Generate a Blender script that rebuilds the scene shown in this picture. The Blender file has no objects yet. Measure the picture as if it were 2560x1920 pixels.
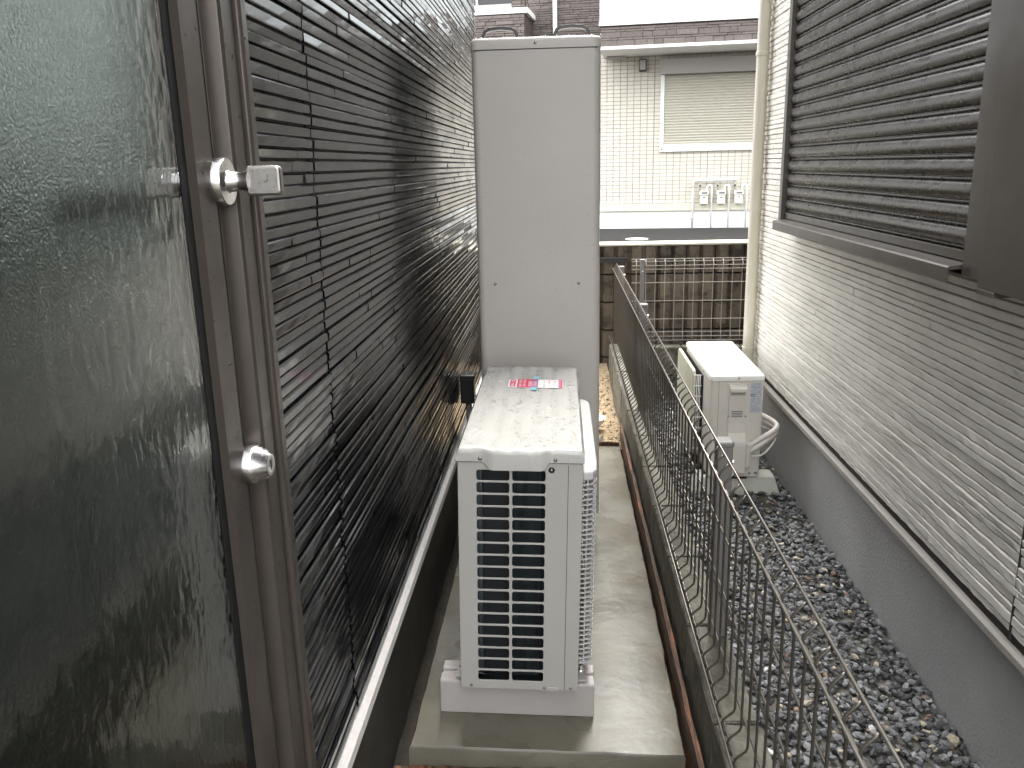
import bpy, bmesh, math, random
from mathutils import Matrix, Vector
R = math.radians
random.seed(7)
rnd = random.uniform
scene = bpy.context.scene
col = scene.collection

# ------------------------------------------------------------------ camera, sky, sun, exposure
cam_d = bpy.data.cameras.new('camera'); cam = bpy.data.objects.new('camera', cam_d); col.objects.link(cam)
cam_d.sensor_width = 36.0; cam_d.lens = 36.0 * 2100 / 2560; cam_d.clip_start = 0.02; cam_d.clip_end = 2000
def cam_matrix(p, y, r, loc):
    cp, sp, cy, sy = math.cos(p), math.sin(p), math.cos(y), math.sin(y)
    f = Vector((-sy*cp, cy*cp, -sp)); rt = Vector((cy, sy, 0)); up = rt.cross(f)
    c, s = math.cos(r), math.sin(r)
    X = c*rt + s*up; Y = -s*rt + c*up
    m = Matrix((X, Y, -f)).transposed().to_4x4(); m.translation = loc
    return m
cam.matrix_world = cam_matrix(.2545, .0615, -.0229, Vector((0, 0, 1.37)))
scene.camera = cam

world = bpy.data.worlds.new('World'); scene.world = world; world.use_nodes = True
wn = world.node_tree; bg = wn.nodes['Background']
sky = wn.nodes.new('ShaderNodeTexSky'); sky.sky_type = 'NISHITA'; sky.sun_disc = False
SUN_EL, SUN_ROT = R(58), R(10)
sky.sun_elevation = SUN_EL; sky.sun_rotation = SUN_ROT; sky.air_density = 1.0; sky.dust_density = 6.0; sky.ozone_density = 1.0
hs = wn.nodes.new('ShaderNodeHueSaturation'); hs.inputs['Saturation'].default_value = 0.10
mx = wn.nodes.new('ShaderNodeMix'); mx.data_type = 'RGBA'; mx.inputs['Factor'].default_value = 0.75
mx.inputs['B'].default_value = (8.6, 8.75, 8.9, 1)          # even cloud cover
wn.links.new(sky.outputs['Color'], hs.inputs['Color']); wn.links.new(hs.outputs['Color'], mx.inputs['A'])
wn.links.new(mx.outputs['Result'], bg.inputs['Color']); bg.inputs['Strength'].default_value = 0.12

sun_d = bpy.data.lights.new('sun', 'SUN'); sun = bpy.data.objects.new('sun', sun_d); col.objects.link(sun)
sun_d.energy = 0.8; sun_d.angle = R(25); sun_d.color = (1, .97, .92)
sd = Vector((math.sin(SUN_ROT)*math.cos(SUN_EL), math.cos(SUN_ROT)*math.cos(SUN_EL), math.sin(SUN_EL)))
sun.rotation_euler = sd.to_track_quat('Z', 'Y').to_euler(); sun.location = (0, 3, 12)

vs = scene.view_settings; vs.view_transform = 'Standard'; vs.look = 'None'; vs.gamma = 1; vs.use_curve_mapping = False
vs.exposure = 2.6
cy = scene.cycles
cy.use_denoising = True
cy.max_bounces = 10; cy.diffuse_bounces = 5; cy.glossy_bounces = 5; cy.transmission_bounces = 8; cy.transparent_max_bounces = 8
cy.caustics_reflective = False; cy.caustics_refractive = False; cy.sample_clamp_indirect = 6
cy.use_adaptive_sampling = True; cy.adaptive_threshold = 0.015

# ------------------------------------------------------------------ materials
MATS = {}
def mat(name, base, rough=.5, metal=0, var=0.0, vscale=20, bump=0.0, bscale=80, coat=0.0, rvar=0.0, col2=None,
        vdetail=4, spec=.5, stretch=None, transmission=0, ior=1.45, wear=None):
    """procedural principled material: base colour varied by noise, uneven gloss, fine relief"""
    m = bpy.data.materials.new(name); m.use_nodes = True; MATS[name] = m
    nt = m.node_tree; b = nt.nodes['Principled BSDF']; N = nt.nodes.new; L = nt.links.new
    b.inputs['Base Color'].default_value = (*base, 1); b.inputs['Roughness'].default_value = rough
    b.inputs['Metallic'].default_value = metal; b.inputs['Specular IOR Level'].default_value = spec
    b.inputs['Coat Weight'].default_value = coat; b.inputs['Coat Roughness'].default_value = .08
    b.inputs['Transmission Weight'].default_value = transmission; b.inputs['IOR'].default_value = ior
    tc = N('ShaderNodeTexCoord'); vec = tc.outputs['Object']
    geo = N('ShaderNodeNewGeometry'); pos = geo.outputs['Position']
    if stretch:
        mp = N('ShaderNodeMapping'); mp.inputs['Scale'].default_value = stretch; L(pos, mp.inputs['Vector']); pos = mp.outputs['Vector']
    if var or col2:
        n = N('ShaderNodeTexNoise'); n.inputs['Scale'].default_value = vscale; n.inputs['Detail'].default_value = vdetail
        n.inputs['Roughness'].default_value = .6
        L(pos, n.inputs['Vector'])
        r = N('ShaderNodeValToRGB'); r.color_ramp.elements[0].position = .3; r.color_ramp.elements[1].position = .7
        a = tuple(max(0, c*(1-var)) for c in base); c2 = col2 or tuple(min(1, c*(1+var)) for c in base)
        r.color_ramp.elements[0].color = (*a, 1); r.color_ramp.elements[1].color = (*c2, 1)
        L(n.outputs['Fac'], r.inputs['Fac']); out = r.outputs['Color']
        if wear:
            n2 = N('ShaderNodeTexNoise'); n2.inputs['Scale'].default_value = wear[1]; n2.inputs['Detail'].default_value = 8
            n2.inputs['Roughness'].default_value = .7
            L(pos, n2.inputs['Vector'])
            r2 = N('ShaderNodeValToRGB'); r2.color_ramp.elements[0].position = wear[2]; r2.color_ramp.elements[1].position = wear[3]
            r2.color_ramp.elements[0].color = (0,0,0,1); r2.color_ramp.elements[1].color = (1,1,1,1)
            L(n2.outputs['Fac'], r2.inputs['Fac'])
            mm = N('ShaderNodeMix'); mm.data_type = 'RGBA'; L(r2.outputs['Color'], mm.inputs['Factor'])
            L(out, mm.inputs['A']); mm.inputs['B'].default_value = (*wear[0], 1); out = mm.outputs['Result']
        L(out, b.inputs['Base Color'])
    if rvar:
        n = N('ShaderNodeTexNoise'); n.inputs['Scale'].default_value = vscale*.6; n.inputs['Detail'].default_value = 5
        L(pos, n.inputs['Vector'])
        mr = N('ShaderNodeMapRange'); mr.inputs['From Min'].default_value = .22; mr.inputs['From Max'].default_value = .78
        mr.inputs['To Min'].default_value = max(.02, rough-rvar); mr.inputs['To Max'].default_value = min(1, rough+rvar)
        L(n.outputs['Fac'], mr.inputs['Value']); L(mr.outputs['Result'], b.inputs['Roughness'])
    if bump:
        n = N('ShaderNodeTexNoise'); n.inputs['Scale'].default_value = bscale; n.inputs['Detail'].default_value = 5
        L(pos, n.inputs['Vector'])
        bp = N('ShaderNodeBump'); bp.inputs['Strength'].default_value = min(1, bump); bp.inputs['Distance'].default_value = .004
        L(n.outputs['Fac'], bp.inputs['Height']); L(bp.outputs['Normal'], b.inputs['Normal'])
    return m
def random_tint(m, amount):
    """each object (or loose piece) a slightly different value"""
    nt = m.node_tree; b = nt.nodes['Principled BSDF']; N = nt.nodes.new; L = nt.links.new
    inp = b.inputs['Base Color']
    g = N('ShaderNodeNewGeometry'); mr = N('ShaderNodeMapRange'); mr.inputs['To Min'].default_value = 1-amount; mr.inputs['To Max'].default_value = 1+amount
    oi = N('ShaderNodeObjectInfo'); ad = N('ShaderNodeMath'); ad.operation = 'ADD'
    fr = N('ShaderNodeMath'); fr.operation = 'FRACT'
    L(g.outputs['Random Per Island'], ad.inputs[0]); L(oi.outputs['Random'], ad.inputs[1]); L(ad.outputs[0], fr.inputs[0]); L(fr.outputs[0], mr.inputs['Value'])
    mul = N('ShaderNodeMix'); mul.data_type = 'RGBA'; mul.blend_type = 'MULTIPLY'; mul.inputs['Factor'].default_value = 1
    if inp.is_linked: L(inp.links[0].from_socket, mul.inputs['A'])
    else: mul.inputs['A'].default_value = inp.default_value
    L(mr.outputs['Result'], mul.inputs['B']); L(mul.outputs['Result'], inp)
    return m

mat('black_slate', (.0042,.0050,.0066), .19, var=.4, vscale=30, bump=.07, bscale=70, rvar=.12, coat=.35, stretch=(1,.2,1))
random_tint(MATS['black_slate'], .35)
mat('black_wall', (.012,.012,.013), .5, bump=.3, bscale=60)
mat('white_slate', (.73,.70,.645), .55, var=.10, vscale=14, bump=.45, bscale=70, rvar=.12, stretch=(1,.3,1))
random_tint(MATS['white_slate'], .02)
mat('joint_dark', (.035,.032,.028), .8)
mat('siding_joint', (.26,.24,.21), .8)
mat('sealant', (.01,.01,.01), .6)
mat('flashing_pale', (.52,.50,.48), .38, var=.08, vscale=40, bump=.2, bscale=150, rvar=.1)
mat('foundation_shaded', (.075,.072,.062), .45, var=.3, vscale=5, bump=.3, bscale=40, rvar=.15)  # colour lowered to paint in the contact shadow below the flashing
mat('foundation_grey', (.46,.46,.46), .7, var=.10, vscale=3, bump=.7, bscale=90, wear=((.36,.355,.34), 2.5, .35, .85))
mat('flashing_taupe', (.34,.315,.285), .4, var=.08, vscale=8, rvar=.08)
mat('door_bronze', (.098,.082,.070), .34, metal=.3, var=.06, vscale=30, rvar=.06)
mat('gasket', (.008,.008,.008), .6)
mat('steel', (.75,.73,.72), .22, metal=1, rvar=.06, vscale=40)
mat('steel_dull', (.35,.33,.31), .4, metal=1, rvar=.1, vscale=60)
mat('lever_black', (.02,.02,.02), .4)
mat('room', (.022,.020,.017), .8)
mat('tank_paint', (.54,.505,.465), .40, var=.035, vscale=3, bump=.06, bscale=700, rvar=.05)
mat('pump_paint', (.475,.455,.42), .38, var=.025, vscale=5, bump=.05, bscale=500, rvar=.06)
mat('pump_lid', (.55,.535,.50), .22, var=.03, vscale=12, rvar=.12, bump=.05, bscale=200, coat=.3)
mat('pump_white', (.62,.61,.59), .35, var=.03, vscale=8)
mat('inside_shade', (.010,.012,.014), .6)  # near black, paints in the shade inside the units
mat('coil_fins', (.060,.078,.085), .4, metal=.4, stretch=(1,1,.02), var=.6, vscale=300)
mat('plastic_base', (.47,.435,.415), .5, var=.04, vscale=10, bump=.1, bscale=150)
for nm_, ior_ in (('water', 1.34), ('bead', 1.75)):
  m = mat(nm_, (1,1,1), .04); nt = m.node_tree
  gl = nt.nodes.new('ShaderNodeBsdfGlossy'); gl.inputs['Roughness'].default_value = .05
  tr = nt.nodes.new('ShaderNodeBsdfTransparent'); tr.inputs['Color'].default_value = (.97,.97,.97,1)
  fz = nt.nodes.new('ShaderNodeFresnel'); fz.inputs['IOR'].default_value = ior_
  ms = nt.nodes.new('ShaderNodeMixShader'); nt.links.new(fz.outputs['Fac'], ms.inputs['Fac']); nt.links.new(tr.outputs[0], ms.inputs[1]); nt.links.new(gl.outputs[0], ms.inputs[2])
  nt.links.new(ms.outputs[0], nt.nodes['Material Output'].inputs['Surface'])
mat('seam', (.03,.03,.028), .7)
mat('ac_paint', (.62,.585,.525), .45, var=.05, vscale=6, rvar=.06, wear=((.42,.39,.30), 7, .62, .8))
mat('ac_lid', (.78,.77,.74), .4, var=.02, vscale=6)
mat('ac_panel', (.47,.46,.36), .5, var=.10, vscale=9, wear=((.33,.34,.24), 12, .55, .75))
mat('ac_base', (.50,.50,.44), .7, var=.08, vscale=12, bump=.2)
mat('label_paper', (.50,.53,.57), .5)
mat('print_black', (.01,.01,.01), .6)
mat('print_grey', (.17,.18,.20), .6)
mat('sticker_white', (.82,.82,.82), .4)
mat('sticker_red', (.62,.035,.095), .4)
mat('sticker_pink', (.80,.42,.50), .4)
mat('tape_blue', (.25,.60,.70), .35)
mat('print_purple', (.30,.10,.22), .5)
mat('hose', (.66,.62,.57), .55, var=.06, vscale=30, bump=.3, bscale=60)
mat('conduit', (.20,.20,.19), .6)
mat('concrete_pad', (.175,.160,.122), .26, var=.12, vscale=6, bump=.25, bscale=30, rvar=.22, wear=((.085,.078,.06), 2.4, .38, .85))
mat('block_concrete', (.16,.15,.12), .8, var=.3, vscale=9, bump=.9, bscale=60, wear=((.05,.05,.035), 7, .48, .66))
mat('rib_block', (.155,.125,.095), .8, var=.25, vscale=12, bump=.9, bscale=70, wear=((.045,.037,.028), 6, .48, .62))
random_tint(MATS['rib_block'], .2)
mat('mortar', (.028,.024,.02), .9, bump=.5)
mat('coping', (.62,.59,.48), .7, var=.08, vscale=10, bump=.2)
mat('old_wood', (.06,.038,.024), .7, var=.4, vscale=60, bump=.5, bscale=90, stretch=(4,.3,4), wear=((.30,.105,.045), 14, .50, .60))
mat('fence_wire_shaded', (.115,.102,.087), .30, metal=.5, var=.08, vscale=40)  # darkened colour carries the shade on the upright wires
mat('fence_rail_lit', (.21,.19,.165), .28, metal=.5, var=.1, vscale=40)  # lighter than the wires, paints sky light on the rails
mat('pale_wire', (.36,.335,.29), .4, metal=.2)
mat('fence_post', (.20,.19,.18), .42, metal=.2, var=.05, vscale=20)
mat('sand', (.36,.27,.165), .9, var=.22, vscale=60, bump=1, bscale=60, wear=((.20,.14,.08), 14, .55, .75))
mat('soil', (.05,.042,.032), .9, var=.3, vscale=20, bump=.8)
mat('debris', (.09,.085,.07), .8)
mat('asphalt', (.046,.044,.042), .85, var=.25, vscale=120, bump=.5, bscale=250, spec=.15)
mat('ground', (.10,.095,.085), .9, var=.2, vscale=2, bump=.4)
mat('white_paint', (.82,.82,.80), .5, var=.02, vscale=4)
mat('cream_tile', (.64,.60,.52), .45, var=.04, vscale=6)
random_tint(MATS['cream_tile'], .035)
mat('tile_joint', (.33,.305,.26), .9)
mat('brown_stone', (.135,.112,.102), .7, var=.15, vscale=25, bump=.6, bscale=40)
random_tint(MATS['brown_stone'], .16)
mat('brown_joint', (.06,.045,.04), .9)
mat('cream_slat', (.50,.475,.40), .5)
mat('box_grey', (.40,.38,.36), .5)
mat('frosted_white', (.80,.84,.84), .4)
mat('dark_glass', (.02,.02,.022), .1)
mat('lamp_dark', (.06,.06,.06), .5)
mat('meter_white', (.78,.76,.68), .45)
mat('pipe_white', (.78,.79,.80), .4)
mat('pipe_grey', (.35,.33,.30), .5)
mat('downpipe', (.56,.53,.44), .35, var=.03, vscale=6)
mat('shutter_bronze', (.068,.062,.056), .28, metal=.25, var=.1, vscale=25, rvar=.1)
mat('frame_bronze', (.092,.082,.071), .36, metal=.25, var=.06, vscale=20, rvar=.06)
mat('ground_stone', (.2,.2,.2), .6)
mat('black_plastic', (.012,.012,.013), .3)

# rippled glass of the back door
m = mat('ripple_glass', (.75,.80,.77), .03, transmission=1, ior=1.62)
nt = m.node_tree; b = nt.nodes['Principled BSDF']; g = nt.nodes.new('ShaderNodeNewGeometry')
mp = nt.nodes.new('ShaderNodeMapping'); mp.inputs['Scale'].default_value = (1, 1, .45); nt.links.new(g.outputs['Position'], mp.inputs['Vector'])
n1 = nt.nodes.new('ShaderNodeTexNoise'); n1.inputs['Scale'].default_value = 70; n1.inputs['Detail'].default_value = 2; nt.links.new(mp.outputs['Vector'], n1.inputs['Vector'])
n2 = nt.nodes.new('ShaderNodeTexNoise'); n2.inputs['Scale'].default_value = 24; n2.inputs['Detail'].default_value = 2; nt.links.new(g.outputs['Position'], n2.inputs['Vector'])
ad = nt.nodes.new('ShaderNodeMath'); ad.operation = 'ADD'; nt.links.new(n1.outputs['Fac'], ad.inputs[0]); nt.links.new(n2.outputs['Fac'], ad.inputs[1])
bp = nt.nodes.new('ShaderNodeBump'); bp.inputs['Strength'].default_value = .10; bp.inputs['Distance'].default_value = .004
nt.links.new(ad.outputs[0], bp.inputs['Height']); nt.links.new(bp.outputs['Normal'], b.inputs['Normal'])

mat('frost_glass', (.50,.55,.52), .30, transmission=1, ior=1.5, bump=.30, bscale=330)
# gravel colours come from a colour attribute (each stone its own colour)
m = MATS['ground_stone']; nt = m.node_tree; at = nt.nodes.new('ShaderNodeVertexColor'); at.layer_name = 'stone'
n = nt.nodes.new('ShaderNodeTexNoise'); n.inputs['Scale'].default_value = 160; n.inputs['Detail'].default_value = 4
g = nt.nodes.new('ShaderNodeNewGeometry'); nt.links.new(g.outputs['Position'], n.inputs['Vector'])
mr = nt.nodes.new('ShaderNodeMapRange'); mr.inputs['To Min'].default_value = .45; mr.inputs['To Max'].default_value = 1.55; nt.links.new(n.outputs['Fac'], mr.inputs['Value'])
mu = nt.nodes.new('ShaderNodeMix'); mu.data_type = 'RGBA'; mu.blend_type = 'MULTIPLY'; mu.inputs['Factor'].default_value = 1
nt.links.new(at.outputs['Color'], mu.inputs['A']); nt.links.new(mr.outputs['Result'], mu.inputs['B'])
nt.links.new(mu.outputs['Result'], nt.nodes['Principled BSDF'].inputs['Base Color'])

# ------------------------------------------------------------------ mesh helpers
class MB:
    def __init__(s): s.v = []; s.f = []
    def add(s, vs_, fs):
        o = len(s.v); s.v += [tuple(v) for v in vs_]; s.f += [tuple(i+o for i in f) for f in fs]; return s
    def box(s, x0, x1, y0, y1, z0, z1):
        return s.add([(x0,y0,z0),(x1,y0,z0),(x1,y1,z0),(x0,y1,z0),(x0,y0,z1),(x1,y0,z1),(x1,y1,z1),(x0,y1,z1)],
                     [(0,3,2,1),(4,5,6,7),(0,1,5,4),(1,2,6,5),(2,3,7,6),(3,0,4,7)])
    def prism(s, pts, axis, a, b):
        """closed 2D outline swept along an axis: x -> pts are (y,z); y -> (x,z); z -> (x,y)"""
        n = len(pts)
        def P(p, t): return {'x': (t, p[0], p[1]), 'y': (p[0], t, p[1]), 'z': (p[0], p[1], t)}[axis]
        vs_ = [P(p, a) for p in pts] + [P(p, b) for p in pts]
        fs = [(i, (i+1) % n, n+(i+1) % n, n+i) for i in range(n)] + [tuple(range(n))[::-1], tuple(range(n, 2*n))]
        return s.add(vs_, fs)
    def tube(s, path, r, n=8, closed=False):
        path = [Vector(p) for p in path]; k = len(path); rings = []; up = None
        for i, p in enumerate(path):
            t = (path[(i+1) % k] - path[i-1]) if closed or 0 < i < k-1 else (path[1]-path[0] if i == 0 else path[-1]-path[-2])
            t.normalize()
            if up is None: up = Vector((0,0,1)) if abs(t.z) < .9 else Vector((1,0,0))
            a = t.cross(up); 
            if a.length < 1e-4: a = t.cross(Vector((.3,.9,.1)))
            a.normalize(); bb = a.cross(t).normalized(); up = bb
            rr = r[i] if isinstance(r, (list, tuple)) else r
            rings.append([p + a*math.cos(2*math.pi*j/n)*rr + bb*math.sin(2*math.pi*j/n)*rr for j in range(n)])
        vs_ = [v for q in rings for v in q]; fs = []
        for i in range(k if closed else k-1):
            i2 = (i+1) % k
            for j in range(n): fs.append((i*n+j, i*n+(j+1) % n, i2*n+(j+1) % n, i2*n+j))
        if not closed: fs += [tuple(range(n))[::-1], tuple(range((k-1)*n, k*n))]
        return s.add(vs_, fs)
    def lathe(s, prof, c, axis='z', n=24):
        """prof: (radius, height) pairs from bottom to top round an axis through c"""
        vs_ = []; fs = []; k = len(prof)
        for r_, h_ in prof:
            for j in range(n):
                a = 2*math.pi*j/n; u, w = r_*math.cos(a), r_*math.sin(a)
                vs_.append({'z': (c[0]+u, c[1]+w, c[2]+h_), 'x': (c[0]+h_, c[1]+u, c[2]+w), 'y': (c[0]+w, c[1]+h_, c[2]+u)}[axis])
        for i in range(k-1):
            for j in range(n): fs.append((i*n+j, i*n+(j+1) % n, (i+1)*n+(j+1) % n, (i+1)*n+j))
        fs += [tuple(range(n))[::-1], tuple(range((k-1)*n, k*n))]
        return s.add(vs_, fs)
    def mesh(s, name):
        me = bpy.data.meshes.new(name); me.from_pydata(s.v, [], s.f); me.update()
        bm = bmesh.new(); bm.from_mesh(me); bmesh.ops.recalc_face_normals(bm, faces=bm.faces); bm.to_mesh(me); bm.free()
        return me
    def build(s, name, m, parent=None, bevel=0, smooth=False, seg=2):
        return link(name, s.mesh(name), m, parent, bevel, smooth, seg)
TOPM = {}
def link(name, me, m, parent=None, bevel=0, smooth=False, seg=2):
    o = bpy.data.objects.new(name, me); col.objects.link(o)
    if m is not None and not me.materials: me.materials.append(MATS[m])
    if smooth:
        for p in me.polygons: p.use_smooth = True
        if smooth == 'auto':
            bm = bmesh.new(); bm.from_mesh(me)
            for e in bm.edges:
                if len(e.link_faces) == 2 and e.calc_face_angle(0) > R(35): e.smooth = False
            bm.to_mesh(me); bm.free()
    if bevel:
        b = o.modifiers.new('bevel', 'BEVEL'); b.width = bevel; b.segments = seg; b.limit_method = 'ANGLE'; b.angle_limit = R(40)
    if parent is not None: attach(o, parent)
    return o
def attach(o, parent):
    o.parent = parent
    o.matrix_parent_inverse = TOPM.get(parent.name, Matrix.Identity(4)).inverted()
def thing(name, label, cat, loc, group=None):
    o = bpy.data.objects.new(name, None); col.objects.link(o); o.location = loc; o.empty_display_size = .05
    TOPM[o.name] = Matrix.Translation(loc); return tag(o, label, cat, group)
def tag(o, label, cat, group=None):
    o['label'] = label; o['category'] = cat
    if group: o['group'] = group
    return o
def struct(o): o['kind'] = 'structure'; return o
def stuff(o): o['kind'] = 'stuff'; return o
def rrect(x0, x1, y0, y1, r, n=5):
    pts = []
    for cx, cy_, a0 in ((x1-r, y1-r, 0), (x0+r, y1-r, 90), (x0+r, y0+r, 180), (x1-r, y0+r, 270)):
        for i in range(n+1):
            a = R(a0 + 90*i/n); pts.append((cx + r*math.cos(a), cy_ + r*math.sin(a)))
    return pts
def plate(name, outline, holes, thick, place, m, parent, bev=0):
    """flat sheet with real openings; place maps (u, v, w) to the scene"""
    cu = bpy.data.curves.new(name, 'CURVE'); cu.dimensions = '2D'; cu.fill_mode = 'BOTH'; cu.extrude = thick/2; cu.bevel_depth = bev; cu.bevel_resolution = 1
    if bev: cu.offset = -bev
    for loop in [outline] + holes:
        sp = cu.splines.new('POLY'); sp.points.add(len(loop)-1); sp.use_cyclic_u = True
        for p, q in zip(sp.points, loop): p.co = (q[0], q[1], 0, 1)
    ob = bpy.data.objects.new(name, cu); col.objects.link(ob)
    dg = bpy.context.evaluated_depsgraph_get(); me = bpy.data.meshes.new_from_object(ob.evaluated_get(dg))
    bpy.data.objects.remove(ob); bpy.data.curves.remove(cu)
    for v in me.vertices: v.co = place(*v.co)
    me.materials.clear()
    bm = bmesh.new(); bm.from_mesh(me); bmesh.ops.remove_doubles(bm, verts=bm.verts, dist=1e-5); bmesh.ops.recalc_face_normals(bm, faces=bm.faces); bm.to_mesh(me); bm.free()
    return link(name, me, m, parent)
def screw_mesh(axis, r=.004):
    return MB().lathe([(r*1.0,-.0015),(r,.0008),(r*.75,.0022),(r*.3,.0029)], (0,0,0), axis, 10).mesh('screw')
SCREW = {}
def screw(p, axis, parent, sign=1, r=.004):
    k = (axis, round(r, 4))
    if k not in SCREW: SCREW[k] = screw_mesh(axis, r)
    o = link('screw', SCREW[k], 'steel_dull', None, smooth=True)
    o.location = p
    if sign < 0: o.scale = tuple(-1 if a == axis else 1 for a in 'xyz')
    o.parent = parent; o.matrix_parent_inverse = TOPM.get(parent.name, Matrix.Identity(4)).inverted()
    return o
def text_obj(body, size, place, m, parent, name='lettering'):
    cu = bpy.data.curves.new(name, 'FONT'); cu.body = body; cu.size = size; cu.extrude = .0002; cu.align_x = 'CENTER'; cu.align_y = 'CENTER'; cu.resolution_u = 2
    ob = bpy.data.objects.new(name, cu); col.objects.link(ob)
    dg = bpy.context.evaluated_depsgraph_get(); me = bpy.data.meshes.new_from_object(ob.evaluated_get(dg))
    bpy.data.objects.remove(ob); bpy.data.curves.remove(cu)
    for v in me.vertices: v.co = place(*v.co)
    me.materials.clear(); return link(name, me, m, parent)
def drops(name, pts, parent, squash=.55, m='bead'):
    """rain beads: pts are (position, normal, radius)"""
    b_ = MB()
    for p, nrm, r in pts:
        p = Vector(p); nrm = Vector(nrm).normalized(); a = nrm.orthogonal().normalized(); c = nrm.cross(a)
        k = 7; e = rnd(.8, 1.25); ph = rnd(0, 6); vs_ = []
        for rr, hh in ((1, -.05), (.86, .42), (.45, .82)):
            for j in range(k):
                t = 2*math.pi*j/k + ph
                vs_.append(p + a*math.cos(t)*r*rr*e + c*math.sin(t)*r*rr + nrm*hh*r*squash)
        vs_.append(p + nrm*r*squash)
        fs = [(i*k+j, i*k+(j+1) % k, (i+1)*k+(j+1) % k, (i+1)*k+j) for i in range(2) for j in range(k)]
        fs += [(2*k+j, 2*k+(j+1) % k, 3*k) for j in range(k)]
        b_.add(vs_, fs)
    return stuff(b_.build(name, m, parent, smooth=True))
def drop_plane(n, fx, normal, rmin, rmax, power=2):
    return [(fx(), normal, rmin + (rmax-rmin)*random.random()**power) for _ in range(n)]

# ------------------------------------------------------------------ setting: ground, road, sand, gravel bed, pad
struct(MB().box(-300, 300, -200, 5.95, -.62, -.5).build('ground', 'ground'))
struct(MB().box(-300, 300, 6.2, 700, -.6, .262).build('road', 'asphalt'))
def grid_sheet(name, x0, x1, y0, y1, z, m, nx, ny, amp, f=None):
    b_ = MB(); vs_ = []
    for j in range(ny+1):
        for i in range(nx+1):
            x = x0+(x1-x0)*i/nx; y = y0+(y1-y0)*j/ny
            vs_.append((x, y, z + (f(x, y) if f else 0) + rnd(-amp, amp)))
    fs = [(j*(nx+1)+i, j*(nx+1)+i+1, (j+1)*(nx+1)+i+1, (j+1)*(nx+1)+i) for j in range(ny) for i in range(nx)]
    b_.add(vs_, fs); return b_.build(name, m, smooth=True)
struct(grid_sheet('sand_bed', -.7, .325, 4.06, 6.02, -.05, 'sand', 90, 170, .009, lambda x, y: .012*math.sin(7*x+3*y)+.012*math.sin(5*y-4*x)))
struct(grid_sheet('soil_strip', -.47, .33, -1.5, 4.1, -.14, 'soil', 30, 120, .008))
struct(grid_sheet('gravel_bed', .40, 3.0, -1.5, 5.8, -.225, 'debris', 10, 20, .004))
TILT = .0236
pad = MB()
NX, NY = 14, 40
px0, px1, py0, py1 = -.375, .288, 1.752, 4.05
top = [[(px0+(px1-px0)*i/NX + (rnd(-.002,.002) if i in (0,NX) else 0), py0+(py1-py0)*j/NY + (rnd(-.002,.002) if j in (0,NY) else 0), rnd(-.0006,.0006)) for i in range(NX+1)] for j in range(NY+1)]
vs_ = [v for r_ in top for v in r_]; W1 = NX+1
fs = [(j*W1+i, j*W1+i+1, (j+1)*W1+i+1, (j+1)*W1+i) for j in range(NY) for i in range(NX)]
ring = [i for i in range(W1)] + [j*W1+NX for j in range(1, NY+1)] + [NY*W1+i for i in range(NX-1, -1, -1)] + [j*W1 for j in range(NY-1, 0, -1)]
base = len(vs_); cxm, cym = (px0+px1)/2, (py0+py1)/2
vs2 = [(vs_[k][0]+math.copysign(.004, vs_[k][0]-cxm)*(1 if k % W1 in (0,NX) else 0), vs_[k][1]+math.copysign(.004, vs_[k][1]-cym)*(1 if k < W1 or k >= NY*W1 else 0), -.006) for k in ring]
vs3 = [(x, y, -.13) for x, y, z in vs2]
n_ = len(ring); vs_ += vs2 + vs3
for i in range(n_):
    k = (i+1) % n_
    fs += [(ring[i], ring[k], base+k, base+i), (base+i, base+k, base+n_+k, base+n_+i)]
pad.add(vs_, fs)
pad_o = struct(pad.build('concrete_pad', 'concrete_pad', smooth='auto'))
def tilt_about(o, px=-.32, pz=0):
    o.matrix_world = Matrix.Translation((px,0,pz)) @ Matrix.Rotation(TILT, 4, 'Y') @ Matrix.Translation((-px,0,-pz)) @ o.matrix_basis
tilt_about(pad_o)
def padz(x): return -(x+.32)*TILT

# ------------------------------------------------------------------ stone-strip siding shared by both houses
def strip_piece(b_, side, xface, y0, y1, z0, z1, d, wav, seg, lean, ch=.07):
    """one split-stone strip: front face broken into facets; side=+1 faces +X, -1 faces -X"""
    n = max(2, int((y1-y0)/seg)); vs_ = []; fs = []
    xb = xface - side*.012
    dt, db = d, max(0, d+rnd(-.0012, .0006))
    for i in range(n+1):
        y = y0 + (y1-y0)*i/n
        jt, jb = rnd(-wav, wav), rnd(-wav, wav)
        e = .0006 if i in (0, n) else 0
        zt = z1 + rnd(-wav, wav)*.45 - e; zb = z0 + rnd(-wav, wav)*.45 + e
        vs_ += [(xb, y, zb), (xface + side*(db+jb-lean), y, zb), (xface + side*(db+jb), y, zb+(zt-zb)*.12), (xface + side*(dt+jt), y, zt-(zt-zb)*ch), (xface + side*(dt+jt-.0012-ch*.010), y, zt), (xb, y, zt)]
    for i in range(n):
        o = i*6
        for k in range(5): fs.append((o+k, o+k+1, o+6+k+1, o+6+k))
    fs += [(0,1,2,3,4,5), tuple(n*6+k for k in (5,4,3,2,1,0))]
    b_.add(vs_, fs)
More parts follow.
